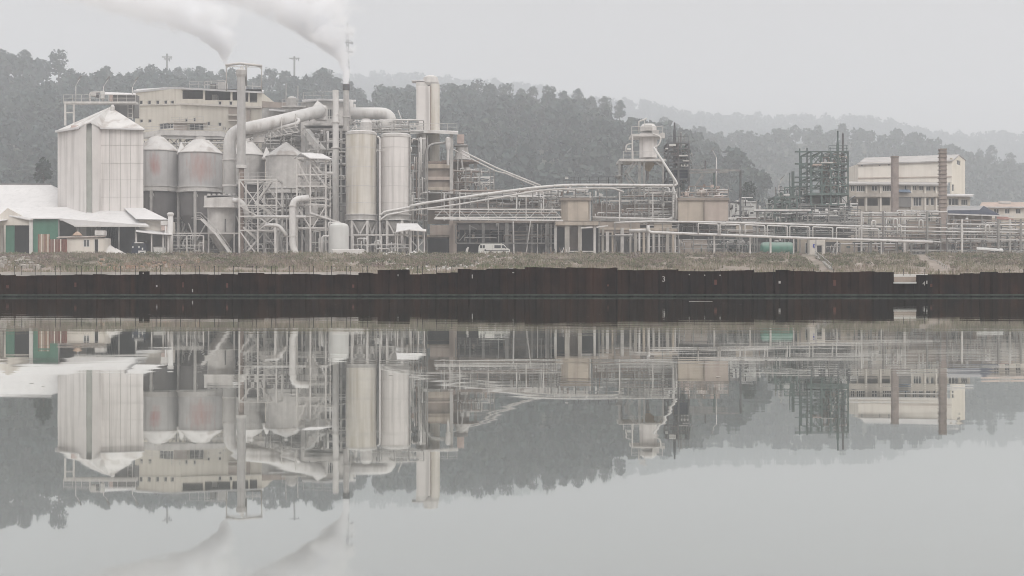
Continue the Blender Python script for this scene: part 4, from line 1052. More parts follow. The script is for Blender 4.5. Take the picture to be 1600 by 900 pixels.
for i, (a, b) in enumerate((((380,None),(402,375)), ((402,375),(380,355)), ((404,355),(426,337)), ((426,337),(404,319)), ((398,319),(424,283)))):
    p = P(a[0], 400 if a[1] is None else a[1], 202.2); q = P(b[0], b[1], 202.2); m = M()
    m.beam(p, q, .1, .3); m.beam(p+Vector((0,.9,0)), q+Vector((0,.9,0)), .1, .3); n = 12
    for k in range(n): c = p.lerp(q, (k+.5)/n); m.box(c.x-.14, c.x+.14, c.y+.05, c.y+.85, c.z-.03, c.z+.03)
    for d in (0, .9): m.beam(p+Vector((0,d,.95)), q+Vector((0,d,.95)), .06)
    t.put(m, 'stair_flight', MT['pale_steel'])
for k in range(14):
    x = rng.uniform(378,428); y = rng.uniform(300,392); l = rng.uniform(6,22)
    if k % 2: t.pipe('pipe', MT['white_pipe'], [(x,y,203.4),(x,min(398,y+l),203.4)], .11, 6)
    else: t.pipe('pipe', MT['white_pipe'], [(x-8,y,203.8),(x+4,y,203.8),(x+4,y+7,203.8)], .12, 6, bend=.3)
def collector():
    t = T('bag_filter', 'boxy grey bag filter on a round bin beside the lattice tower stairs', 'filter', 345, 205)
    pl = MT['pale_steel']; 
    t.slab('filter_head', MT['silo_steel'], [(323,306,204),(366,304,204),(366,304,209),(323,306,209)], .3)
    t.box('filter_box', pl, 319, 366, 305.5, 322, 4.5, 204)
    t.box('skirt', MT['white_pipe'], 318, 367, 322, 324, 4.7, 203.9)
    t.lathe('bin', pl, 346, [(21,365),(21.5,323)], 207, 32)
    t.lathe('bin_cone', MT['dusty_steel'], 346, [(4,392),(21,365)], 207, 28)
    for x in (326, 366): t.col('leg', pl, x, 365, None, .22, 204.6); t.col('leg', pl, x, 365, None, .22, 209)
    t.beam('beam', pl, (270,364.5,203.6), (374,364.5,203.6), .2)
    t.beam('drain', MT['dark_steel'], (352,342,204.6), (352,362,204.6), .14)
    for x in range(324, 366, 8): t.box('vent_cap', MT['dusty_steel'], x, x+4, 302.5, 305.5, .8, 204.6)
collector()
def stair(label, pts, D, wd=1.0):
    t = T('outdoor_stairs', label, 'stairs', pts[-1][0], D)
    for (xa, ya), (xb, yb) in zip(pts, pts[1:]):
        p = P(xa,ya,D); q = P(xb,yb,D)
        if abs(ya-yb) < 2:
            m = M(); m.box(min(p.x,q.x), max(p.x,q.x), D, D+wd, p.z-.1, p.z); t.put(m, 'landing', MT['pale_steel'])
        else:
            for d, nm in ((0,'stringer'),(wd,'stringer')):
                m = M(); m.beam(p+Vector((0,d,0)), q+Vector((0,d,0)), .1, .32); t.put(m, nm, MT['white_pipe'])
            n = int((p-q).length/.3); m = M()
            for k in range(n): c = p.lerp(q,(k+.5)/n); m.box(c.x-.13, c.x+.13, D+.05, D+wd-.05, c.z-.02, c.z+.02)
            t.put(m, 'tread_slats', MT['dusty_steel'])
        t.rail('handrail', MT['white_pipe'], [(xa,ya,D-.02),(xb,yb,D-.02)], r=.05, h=1.0, step=2)
        t.rail('handrail', MT['white_pipe'], [(xa,ya,D+wd),(xb,yb,D+wd)], r=.05, h=1.0, step=2)
stair('long straight stairs climbing to the bag filter with white handrails', [(306,342),(314,342),(338,366),(362,399.5)], 202)
def arc_pipe():
    t = T('curved_duct', 'curved white duct arching down from the bag filter into the lattice tower', 'duct', 380, 203, z=Z(345,203))
    t.pipe('duct', MT['white_pipe'], [(364,313,202.2),(376,314,202.2),(384,325,202.2),(386,338,202.2)], .42, 14, bend=1.2)
arc_pipe()
def yard_rack(label, x0, x1, D, seed, n, mts=('white_pipe','pale_steel','rack_steel'), y0=366, y1=398):
    """a low rack of small pipes, valves and posts at yard level"""
    r_ = random.Random(seed); t = T('pipe_rack', label, 'pipe rack', (x0+x1)/2, D)
    k = max(2, int((x1-x0)/18))
    for i in range(k+1):
        x = x0 + (x1-x0)*i/k; t.col('post', MT[mts[1]], x, y0, None, .2, D+.3)
    t.beam('top_beam', MT[mts[1]], (x0,y0,D+.3), (x1,y0,D+.3), .2)
    t.beam('mid_beam', MT[mts[1]], (x0,(y0+y1)/2,D+.3), (x1,(y0+y1)/2,D+.3), .14)
    for i in range(n):
        x = r_.uniform(x0,x1); y = r_.uniform(y0,y1-6); l = r_.uniform(5,30); mt = MT[r_.choice(mts)]; rr = r_.choice((.07,.09,.13)); dd = D + r_.uniform(.5,3)
        c = r_.random()
        if c < .35: t.pipe('pipe', mt, [(x,y,dd),(x,398,dd)], rr, 6)
        elif c < .75: t.pipe('pipe', mt, [(x,398,dd),(x,y,dd),(min(x1,x+l),y,dd),(min(x1,x+l),y+8,dd)], rr, 6, bend=.3)
        elif c < .9: t.box('valve_box', mt, x, x+r_.uniform(2,5), y+10, y+10+r_.uniform(3,7), .6, dd)
        else: t.beam('brace', mt, (x,y,dd), (x+r_.uniform(-12,12),397,dd), .12)
    return t
yard_rack('low dusty pipe rack with braces behind the long straight stairs', 266, 318, 202.5, 3, 16, y0=368)
yard_rack('tangle of small pipes between the lattice tower and the canopy tower', 434, 462, 203, 5, 18, y0=340)
yard_rack('dusty pipework and braces under the twin tower silos', 552, 640, 199, 6, 30, y0=367)
yard_rack('pipes and valves beside the white domed tank', 486, 514, 200.5, 8, 14, y0=360)
def bay(label, x0, x1, D, yt, mt):
    t = T('cladding_wall', label, 'wall', (x0+x1)/2, D)
    t.box('cladding', MT[mt], x0, x1, yt, None, .3, D)
    for i in range(5): t.col('rail_post', MT['rack_steel'], x0+(x1-x0)*(i+.5)/5, yt, None, .25, D-.2)
    t.beam('girt', MT['rack_steel'], (x0,(yt+400)/2,D-.25), (x1,(yt+400)/2,D-.25), .2)
    return t
bay('dull grey cladding wall closing the space under the stained round silos', 226, 352, 229, 340, 'grey_wall')
bay('dark cladding wall behind the lattice tower and canopy tower', 352, 540, 230, 300, 'grey_wall')
bay('dark cladding wall behind the legs of the twin tower silos', 540, 650, 216, 330, 'grey_wall')
def canopy_tower():
    t = lattice('canopy_tower', 'open steel tower under a small white canopy with a hopper inside', 'tower', 464, 509, [247,273,291,310,320,338,356,None], 200, 5, 'pale_steel', .24, [464,485,509], brace=False, rails=False)
    t.slab('roof', MT['roof_sheet'], [(457,248,199),(470,238.5,201),(490,238,206),(472,244,206)], .1)
    t.slab('roof', MT['roof_sheet'], [(470,238.5,200),(484,246.5,199),(519,248,199),(503,240,204)], .14)
    t.bars('bracing', MT['pale_steel'], [((464,322,200),(485,356,200)),((509,322,200),(488,356,200)),((464,250,200),(485,291,200)),((509,291,200),(488,262,200)),((485,250,200),(505,272,200))], .18)
    t.lathe('vessel', MT['pale_steel'], 487, [(4,352),(10,336),(10,318)], 202.5, 24); t.lathe('vessel', MT['pale_steel'], 482, [(3,305),(7,285),(8,258),(3,252)], 202.5, 20)
    t.box('machine', MT['pale_steel'], 473, 497, 283, 290, 2, 201); t.rail('railing', MT['pale_steel'], [(464,273,199.9),(509,273,199.9)], r=.05); t.rail('railing', MT['pale_steel'], [(464,291,199.9),(509,291,199.9)], r=.05); t.rail('railing', MT['pale_steel'], [(464,320,199.9),(509,320,199.9)], r=.05)
    t.pipe('side_pipe', MT['white_pipe'], [(490,270.5,201.5),(520,270.5,201.5)], .25)
    t.beam('feed_chute', MT['white_pipe'], (484,332,199.8), (532,348,199.6), .25)
canopy_tower()
def hook_duct():
    t = T('hook_duct', 'white duct rising from the yard and hooking over into the canopy tower', 'duct', 457, 198.5)
    t.pipe('duct', MT['white_pipe'], [(464,399,198.5),(457,385,198.5),(457,312,198.5),(482,309,199.5)], .5, 16, bend=1.6)
    t.lathe('flange', MT['pale_steel'], 457, [(6.2,323),(6.2,321)], 198.5, 18); t.lathe('flange', MT['pale_steel'], 457, [(6.2,370),(6.2,368)], 198.5, 18)
hook_duct()
def small_pipe_bridge():
    t = T('service_pipe', 'white service pipe bending down beside the lattice tower', 'pipe', 440, 199)
    t.pipe('pipe', MT['white_pipe'], [(414,352,199),(436,352,199),(448,368.5,199)], .3, 12, bend=.7)
    t.pipe('pipe', MT['white_pipe'], [(400,338.6,198.8),(478,338.6,198.8)], .2, 10)
    t.col('post', MT['pale_steel'], 449, 367, None, .14, 199); t.col('post', MT['pale_steel'], 430, 353, None, .25, 199)
small_pipe_bridge()
def white_tank():
    t = T('domed_tank', 'plain white upright tank with a domed top beside the canopy tower', 'tank', 529.5, 198)
    t.lathe('shell', MT['tank_white'], 529.5, [(15.5,None),(15.5,356),(14.8,352.5),(12,349.8),(7,348.3),(.5,347.8)], 198, 36)
    t.pipe('top_pipe', MT['white_pipe'], [(513,356,197.5),(513,347.5,197.5),(531,347.5,197.5)], .1, 8, bend=.3)
    t.pipe('drain_pipe', MT['white_pipe'], [(514,369,196.6),(503,369,196.6),(503,None,196.6)], .12, 8, bend=.4)
    t.box('plinth', MT['concrete'], 512, 547, 396, None, 3.4, 196.3)
white_tank()
t = T('concrete_block_wall', 'low dusty concrete wall in front of the white domed tank', 'low wall', 545, 193)
t.slab('wall_block', MT['chalk_dust'], [(520,390.5,193),(568,390.5,193),(570,389.5,195),(518,389.5,195)], 1.1)
t = T('small_canopy', 'small sloping canopy roof at the foot of the twin tower silo', 'canopy', 640, 198)
t.slab('roof', MT['roof_sheet'], [(619,362,197),(640,358,197),(665,362,197),(652,349,201),(620,349,201)], .12)
t.slab('eave_sheet', MT['pale_steel'], [(641,359.5,196.8),(666,361,196.8),(666,358,198),(641,356,198)], .1)
for x in (621, 642, 654, 663): t.col('post', MT['pale_steel'], x, 360, None, .16, 198)
t.bars('bracing', MT['pale_steel'], [((642,375,198),(663,398,198)),((663,375,198),(642,398,198)),((621,362,198),(642,372,198))], .1)
mat('cream_grey', (.50,.46,.41), .12, .4, streak=(.36,.32,.28), samt=.6)
# ------------------------------------------------------------ concrete frame tower with upright vessel
def vessel_tower():
    D = 209; t = T('concrete_tower', 'concrete frame tower with a tall pale vessel standing through its roof', 'tower', 675, D)
    c = MT['beige_concrete']; pl = MT['pale_steel']
    for x in (663, 705.5):
        for d in (0, 8): t.col('column', MT['dusty_steel'], x, 206, None, .55, D+d)
    t.slab('roof_deck', MT['dust_roof'], [(641,205,D-1),(666,203,D-1),(716,206,D-1),(716,204.5,D+9),(641,203,D+9)], .45)
    t.rail('railing', pl, [(641,203,D-.9),(714,204,D-.9)], r=.06)
    t.lathe('vessel', MT['silo_concrete'], 662, [(11.5,300),(11.5,204)], D+5, 28); t.box('square_vessel', MT['silo_concrete'], 650.5, 672, 134, 204, 2.4, D+3)
    t.lathe('side_vessel', MT['tower_silo'], 679, [(8,300),(8,132)], D+4, 24)
    t.lathe('vessel_cap', pl, 673, [(11,134),(13,130),(11,121),(5,118)], D+4.5, 24)
    t.box('cap_box', pl, 650, 668, 128, 137, 2, D+3.5); t.box('cap_plate', MT['roof_sheet'], 643, 664, 125.5, 127, 2, D+3.5)
    t.beam('seam_pipe', MT['rust_pipe'], (673,134,D+1.8), (673,203,D+1.8), .15)
    for i, (a, b) in enumerate(((256,263),(276,281),(292,297))): t.box('cross_beam', MT['pink_wall'] if i==1 else c, 665, 704, a, b, .5, D-.1)
    for a, b in ((263,276),(281,292)): t.box('infill_panel', MT['brown_wall'], 666, 703.5, a, b, .2, D+.3)
    t.box('rear_panel', MT['pale_steel'], 668, 686, 208, 256, .3, D+9)
    for y in range(216, 300, 13): t.box('louvre_panel', MT['grey_wall'], 642, 660, y, y+11, .2, D+2)
    t.box('top_tray', MT['rust_pipe'], 668, 703, 252, 255.5, 1, D)
    t.pipe('bent_pipe', MT['rack_steel'], [(700,222.5,D-.7),(668,226,D-.7),(664.5,250,D-.7),(665,None,D-.7)], .22, 10, bend=3.2)
    t.lathe('cyclone', pl, 700, [(2,258),(2.4,234),(4,228),(4,216),(1,214)], D-1, 14)
    t.box('lower_wall', MT['pink_wall'], 672, 704, 352, 367, .3, D-.3)
    t.box('lower_wall', MT['brown_wall'], 668, 705, 298, 350, .3, D+5)
    t.box('side_column', MT['pink_wall'], 702, 710, 345, None, .7, D-.6)
    t.box('floor_slab', c, 640, 712, 367, 370, 8, D)
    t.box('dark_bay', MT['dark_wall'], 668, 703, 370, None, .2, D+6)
    t.pipe('loop_pipe', pl, [(641,220,D),(656,216,D),(660,232,D)], .13, 8, bend=1.5)
    for x in (646, 652): t.pipe('riser_pipe', pl, [(x,302,D-1.2),(x,398,D-1.2)], .11, 8)
    t.pipe('riser_pipe', MT['white_pipe'], [(672,300,D-1.5),(655,302,D-1.5),(652,330,D-1.5),(652,352,D-1.5)], .14, 8, bend=1)
vessel_tower()
def tank_stand():
    D = 212; t = T('tank_stand', 'small stand with a rounded tank and red box beside the concrete tower', 'tower', 722, D)
    g = MT['rack_steel']
    t.lathe('tank', MT['dusty_steel'], 722, [(14,250),(10,238),(9,228),(8,226)], D+3, 24)
    t.box('red_box', MT['pinkish'], 714, 725, 210, 224, 1, D+2); t.box('top_deck', g, 709, 731, 226, 228, 2, D+1.8)
    t.box('deck', MT['rust_pipe'], 690, 748, 250, 252.5, 4.5, D); t.rail('railing', g, [(690,250,D),(712,250,D)], r=.06)
    t.lathe('body', MT['brown_wall'], 718, [(14,300),(15,254)], D+3, 20)
    t.col('leg', MT['rack_steel'], 743, 253, 298, .5, D+1); t.beam('leg', MT['dusty_steel'], (720,240,D-.3), (728,298,D-.3), .25); t.beam('leg', MT['dusty_steel'], (716,238,D-.3), (714,298,D-.3), .18)
    t.pipe('white_drop', MT['pale_steel'], [(705,218,D),(706,232,D),(716,238,D-.3)], .12, 8)
    for k in range(10):
        x = rng.uniform(725,765); y = rng.uniform(278,298); t.pipe('pipe', MT['pale_steel'] if k%2 else g, [(x-7,y,D+k*.3),(x+6,y+rng.uniform(-6,6),D+k*.3),(x+6,302,D+k*.3)], .1, 6)
tank_stand()
def sloping_conveyor():
    D = 206; t = T('sloping_pipes', 'two thin pale pipes sloping down from the tank stand to the pipe bridge', 'pipe', 790, D, z=Z(291,D))
    t.pipe('pipe', MT['pale_steel'], [(722,236,D),(775,262,D),(795,270,D),(845,290,D)], .13, 8, bend=.8)
    t.pipe('pipe', MT['pale_steel'], [(722,241,D),(776,268,D),(788,270,D),(843,293,D)], .11, 8, bend=.8)
    t.bars('lacing', MT['rack_steel'], [((735+k*13,243.5+k*5.6,D),(740+k*13,248+k*5.6,D)) for k in range(8)], .09)
    t.beam('prop', MT['rack_steel'], (766,258,D+.2), (766,298,D+.2), .12); t.beam('prop', MT['rack_steel'], (810,278,D+.2), (822,296,D+.2), .12)
sloping_conveyor()
t = T('transfer_pipe', 'long white transfer pipe curving up from the twin silos towards the hopper tower', 'pipe', 850, 203, z=Z(320,203))
t.pipe('pipe', MT['white_pipe'], [(640,322,202),(660,318,202),(760,303,202),(845,292,203),(890,289,203),(960,289,203),(1052,290,203)], .21, 12, bend=4)
t.pipe('pipe', MT['pale_steel'], [(640,329,202),(700,322,202),(790,307,202),(845,297,203),(900,294,203),(958,294,203),(975,300,203)], .14, 10, bend=4)
t.pipe('pipe', MT['rack_steel'], [(668,301,206),(740,304,206),(820,308,206),(1000,309,206)], .16, 8)
for x in (694, 718.5, 763, 807, 849, 922, 968, 1020): t.col('support_post', MT['pale_steel'], x, 300 if x>700 else 302, 345, .17, 202.6)
def truss():
    D = 200; t = T('truss_bridge', 'long horizontal lattice truss bridge over the dark ground floor bays', 'truss bridge', 780, D, z=Z(345,D))
    y0, y1 = 327, 343
    for d in (0, 2.2):
        t.beam('top_chord', MT['pale_steel'], (668,y0,D+d), (877,y0+.6,D+d), .22); t.beam('bottom_chord', MT['pale_steel'], (680,y1-3,D+d), (877,y1-3.5,D+d), .22)
        xs2 = [680 + 12.3*i for i in range(17)]
        m = M()
        for i, (a, b) in enumerate(zip(xs2, xs2[1:])):
            m.beam(P(a, y0 if i%2 else y1-3, D+d), P(b, y1-3 if i%2 else y0, D+d), .12)
        t.put(m, 'lacing', MT['dusty_steel'])
    t.beam('lower_pipe', MT['white_pipe'], (678,341.5,D-.3), (880,344.5,D-.3), .24)
    t.pipe('inner_pipe', MT['rust_pipe'], [(680,332,D+1),(870,333,D+1)], .15, 8); t.pipe('inner_pipe', MT['rack_steel'], [(680,336,D+1.3),(870,337,D+1.3)], .15, 8)
    for x in (703, 718, 822): t.col('hanger', MT['pale_steel'], x, 305, 343, .14, D-.1)
truss()
def ground_hall():
    D = 206; t = T('concrete_hall', 'open concrete ground floor hall with dark bays behind the camper van', 'building', 780, D)
    c = MT['beige_concrete']; b = MT['brown_wall']
    t.box('floor_slab', b, 708, 880, 344.5, 348, 12, D-.4)
    for x, w in ((711,.5),(755,.45),(792,.55),(831,.35),(856,.5),(868,.4)): t.col('column', MT['rack_steel'] if x not in (711,) else MT['pink_wall'], x, 348, None, w, D)
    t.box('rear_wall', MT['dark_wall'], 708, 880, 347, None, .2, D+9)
    t.box('inner_wall', MT['grey_wall'], 792, 850, 349, None, .2, D+4)
    t.box('lintel_panel', MT['hopper_grey'], 715, 800, 349, 359, .2, D+.2)
    t.box('partition', MT['dark_wall'], 838, 853, 372, None, .3, D+3)
    t.beam('leaning_prop', MT['pale_steel'], (829,345,D-.7), (822,398,D-.7), .18); t.beam('white_post', MT['white_pipe'], (802,346,D-.9), (803,399,D-.9), .22)
    t.beam('brace', MT['rack_steel'], (718,376,D-.2), (728,364,D-.2), .14); t.beam('brace', MT['rack_steel'], (745,358,D-.2), (733,352,D-.2), .14)
    for x in (840, 853, 861): t.col('thin_post', MT['dusty_steel'], x, 350, None, .16, D-.5)
    # upper floor clutter between hall roof and pipe bridge
    t.box('upper_wall', b, 700, 880, 312, 330, .3, D+6)
    t.box('upper_wall', MT['grey_wall'], 715, 850, 318, 326.5, .3, D+3)
    t.slab('upper_roof', MT['rust_pipe'], [(700,302,D+2),(860,300,D+2),(860,296,D+9),(700,297,D+9)], .3)
ground_hall()
def busy(label, x0, x1, y0, y1, D, n, seed, mts, vert=.35, r=(.04,.115), dp=4, deck=True):
    n = int(n*1.45)
    r_ = random.Random(seed); t = T('pipe_rack', label, 'pipe rack', (x0+x1)/2, D, z=Z(y1,D))
    if deck: t.beam('deck_beam', MT['rack_steel'], (x0,y1,D), (x1,y1,D), .2)
    nposts = max(2, int((x1-x0)/22))
    for i in range(nposts+1):
        x = x0 + (x1-x0)*i/nposts; t.beam('post', MT['rack_steel'], (x,y0+2,D+.4), (x,y1,D+.4), .16)
    for i in range(n):
        mt = MT[r_.choice(mts)]; x = r_.uniform(x0,x1-8); y = r_.uniform(y0,y1); dd = D + r_.uniform(.5,dp); rr = r_.uniform(*r)
        u = r_.random()
        if u < vert:
            l = r_.uniform(5,(y1-y0)*.7); t.pipe('pipe', mt, [(x,y,dd),(x,min(y1,y+l),dd)], rr, 6)
        elif u < .82:
            l = r_.uniform(.15,.7)*(x1-x0); xe = min(x1,x+l)
            pts = [(x,min(y1,y+r_.uniform(2,8)),dd),(x,y,dd),(xe,y+r_.uniform(-.6,.6),dd)]
            if r_.random() < .5: pts.append((xe,max(y0-3,min(y1,y+r_.uniform(-8,8))),dd))
            t.pipe('pipe', mt, pts, rr, 7, bend=.35)
        elif u < .92: t.box('valve_box', mt, x, x+r_.uniform(1.5,6), y-r_.uniform(1,4), y+1.5, .5, dd)
        else: t.lathe('drum', mt, x, [(2.2,y+3),(2.2,y-2),(1.2,y-3.2)], dd, 12)
    return t
W3 = ('white_pipe','pale_steel','rack_steel','rust_pipe'); 
busy('crowded dusty pipes above the truss bridge, under the curving white pipe', 690, 880, 296, 326, 205, 60, 21, W3)
busy('short pipes between the truss bridge and the square beige bin', 842, 880, 290, 345, 203.5, 22, 22, W3)
busy('layered white and grey pipes stacked behind the long rail beside the beige bin', 926, 1058, 292, 344, 204, 70, 23, W3, .25)
busy('small clutter of pipes on top of the square beige bin', 872, 926, 292, 311, 203.5, 22, 24, W3, .4)
def handrail_deck(label, x0, x1, y, D, h=1.1):
    t = T('roof_walkway', label, 'catwalk', (x0+x1)/2, D, z=Z(y,D))
    t.box('deck', MT['rack_steel'], x0, x1, y, y+1.6, 1.6, D); t.rail('railing', MT['dark_steel'], [(x0,y,D),(x1,y-.5,D)], h=h, r=.07); t.rail('railing', MT['dark_steel'], [(x0,y,D+1.6),(x1,y-.5,D+1.6)], h=h, r=.06)
    return t
t = handrail_deck('dark railed walkway running up to the legs of the white hopper tower', 880, 962, 287, 214)
t.box('lamp_box', MT['white_paint'], 883, 888, 276, 279.5, .5, 214); t.beam('lamp_post', MT['rack_steel'], (885.5,279,214.2), (885.5,287,214.2), .12)
for x in (897, 904, 935, 951): t.col('post', MT['dark_steel'], x, 277, 287, .14, 214.5)
def beige_bin(label, x0, x1, y0, y1, D, dep, split=None, legs=None, slab=None):
    t = T('concrete_bin', label, 'bin', (x0+x1)/2, D, z=Z(y1,D)); c = MT['beige_concrete']
    if split:
        t.box('bin_wall', MT['beige_concrete'], x0, split-.4, y0, y1, dep, D); t.box('bin_wall', MT['pink_wall'], split+.4, x1, y0, y1, dep, D)
        t.box('joint_post', MT['brown_wall'], split-1, split+1, y0-2, y1, .5, D-.25)
    else:
        m = M(); a, b = X(x0,D), X(x1,D); ch = 1.1; zz = (Z(y1,D), Z(y0,D))
        q = [(a,D+ch),(a+ch,D),(b-ch*.3,D),(b,D+ch),(b,D+dep),(a,D+dep)]
        m.add([(u,v,z) for z in zz for u,v in q], [tuple(range(5,-1,-1)), tuple(range(6,12))] + [(i,(i+1)%6,(i+1)%6+6,i+6) for i in range(6)]); t.put(m, 'bin_wall', c)
    t.box('rim', MT['brown_wall'], x0-1.5, x1+1.5, y0-4, y0, dep+.3, D-.3)
    return t
beige_bin('square beige concrete bin on a columned base near the middle of the works', 877, 922, 313, 345, 202, 6)
beige_bin('pair of joined beige concrete bins with dark rim below the gantry', 1060, 1138, 313, 345, 203, 8, 1101)
busy('rusty fittings and pipes crowding the top of the joined beige bins', 1062, 1138, 290, 309, 204, 42, 25, ('rust_pipe','white_pipe','brown_wall','rack_steel','pinkish'), .45)
t = T('dome_hatch', 'brownish dome hatch on top of the joined beige bins', 'hatch', 1096, 206, z=Z(309,206))
t.lathe('dome', MT['brown_wall'], 1096, [(9,309),(9,303),(7,299),(3,297),(.3,296.5)], 206, 20); t.lathe('neck', MT['rust_pipe'], 1096, [(2,298),(2,294)], 206, 10)
def columns_hall():
    D = 204; t = T('columned_base', 'open concrete base with pale square columns under the beige bin', 'building', 930, D)
    c = MT['concrete']; 
    t.box('slab', MT['beige_concrete'], 868, 935, 346, 352, 8, D-2.2)
    for x, w, m_ in ((886,.75,'concrete'),(906,.6,'concrete'),(929,.35,'white_pipe'),(949,.5,'dusty_steel'),(868,.4,'dusty_steel'),(993,.45,'concrete'),(999,.3,'white_pipe'),(1014,.25,'white_pipe'),(1021,.3,'dusty_steel')):
        t.col('column', MT[m_], x, 352 if x < 940 else 362, None, w, D-1.6)
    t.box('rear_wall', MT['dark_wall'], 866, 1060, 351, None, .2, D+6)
    t.box('inner_panel', MT['brown_wall'], 888, 905, 352, 390, .2, D+3)
    t.box('upper_wall', MT['brown_wall'], 935, 1000, 347, 364, .4, D-1)
    t.box('side_wall', MT['grey_wall'], 950, 990, 366, None, .2, D+2)
    t.box('lintel', MT['pale_steel'], 961, 988, 365.5, 367.5, .4, D-1.5)
    t.beam('rail_bar', MT['white_pipe'], (888,392.5,D-1.7), (928,392.8,D-1.7), .14)
    t.box('plinth', MT['concrete'], 905, 930, 399, 402, 1.5, D-2.4)
    t.beam('pipe_beam', MT['white_pipe'], (908,356,D-2.4), (926,355,D-2.4), .25); t.beam('pipe_beam', MT['white_pipe'], (932,355,D-2.3), (950,352.5,D-2.3), .2)
    t.box('brown_panel', MT['pink_wall'], 1062, 1105, 374, None, .3, D+1); t.box('panel_wall', MT['grey_wall'], 1024, 1062, 374, None, .3, D+1)
    for x in (1055, 1062): t.col('pipe_post', MT['white_pipe'], x, 374, None, .16, D-.5)
columns_hall()

# ------------------------------------------------------------ white hopper tower
def hopper_tower():
    D = 206; t = T('hopper_tower', 'white hopper vessel on a braced steel stand with upper platform', 'tower', 1003, D, z=Z(340,D))
    pl = MT['pale_steel']; g = MT['rack_steel']
    t.lathe('vessel', MT['silo_concrete'], 1013, [(14,247),(14,209)], D+2, 32)
    t.lathe('vessel_top', pl, 1013, [(13,206),(13,199),(9,194)], D+2, 24)
    t.lathe('cone', MT['tan_cone'], 1013, [(2.5,268),(4,266),(9.5,258),(10,250)], D+2, 24); t.lathe('spout', g, 1012, [(2,282),(2.6,267)], D+2, 12)
    t.box('platform', pl, 987, 1035, 209, 213, 5, D-.3); t.rail('railing', pl, [(987,209,D-.3),(1035,209,D-.3)], h=1.15, r=.07)
    t.box('main_deck', pl, 968, 1040, 248, 252, 6, D-.6); t.rail('railing', pl, [(974,248,D-.6),(1022,248,D-.6)], h=1.2, r=.06)
    t.rail('railing', g, [(974,238,D+3),(990,238,D+3)], h=1.2, r=.06); t.beam('deck_post', pl, (988,210,D-.4), (988,248,D-.4), .22)
    t.pipe('crook_pipe', pl, [(998,207,D),(998,190,D),(1011,185,D)], .12, 8, bend=.2); t.beam('mast', pl, (1007,198,D), (1007,186,D), .1)
    t.box('top_machine', pl, 1008, 1019, 195, 203, 1.5, D); t.lathe('fan_wheel', pl, 1035, [(4,216),(4,208)], D, 14); t.box('side_machine', pl, 1020, 1030, 203, 209, 1.2, D)
    for x, w in ((968,.35),(999,.4),(1006.5,.3),(1036,.3)): t.beam('leg', g, (x,251,D-.3), (x,335,D-.3), w)
    for x in (971, 1036): t.beam('rear_leg', g, (x,251,D+5), (x,335,D+5), .3)
    t.bars('bracing', g, [((970,256,D-.3),(976,251,D-.3)),((997,252,D-.3),(976,276,D-.3)),((976,270,D-.3),(993,251,D-.3)),((975,272,D-.3),(990,296,D-.3)),((978,270,D-.3),(996,292,D-.3)),((1036,262,D-.3),(1024,252,D-.3))], .24)
    t.lathe('small_hopper', g, 966, [(1,281),(5.5,276),(5.5,274)], D-.5, 14)
    t.pipe('ring_pipe', pl, [(1020,209,D-1),(1034,214,D-1),(1030,226,D-1),(1022,232,D-1)], .12, 8, bend=.8)
    t.pipe('vent_pipe', pl, [(978,238,D),(978,226,D),(988,224,D)], .1, 8, bend=.5); t.box('lamp_box', MT['white_paint'], 980, 986, 231.5, 234.5, .3, D-.6)
hopper_tower()
def twin_chute():
    D = 203.5; t = T('twin_chute', 'pair of white tubes slanting down from the white hopper to the yard pipes', 'chute', 1040, D, z=Z(290,D))
    t.pipe('tube', MT['white_pipe'], [(1021,230,D),(1056,283,D),(1058,288,D),(1053,290.5,D)], .19, 10, bend=.6)
    t.pipe('tube', MT['white_pipe'], [(1027,238,D+.3),(1053,281,D+.3),(1053,288,D+.3)], .15, 10, bend=.6)
    t.pipe('tube', MT['white_pipe'], [(1051,291,D),(1058,310,D),(1057,342,D)], .14, 8, bend=.6)
    t.pipe('drop_pipe', MT['pale_steel'], [(1052,291,D+.6),(1052,340,D+.6),(1045,343,D+.6),(926,340,D+.6)], .22, 10, bend=1)
twin_chute()
def ladder(label, x, yt, yb, D):
    t = T('ladder', label, 'ladder', x, D, z=Z(yb,D))
    for d in (-2.2, 2.2): t.beam('stile', MT['rack_steel'], (x+d,yt,D), (x+d,yb,D), .08)
    m = M()
    for y in range(int(yt), int(yb), 4): m.beam(P(x-2.2,y,D), P(x+2.2,y,D), .06)
    t.put(m, 'rung_slats', MT['rack_steel'])
ladder('steel ladder climbing beside the joined beige bins', 1053, 300, 344, 202.6)
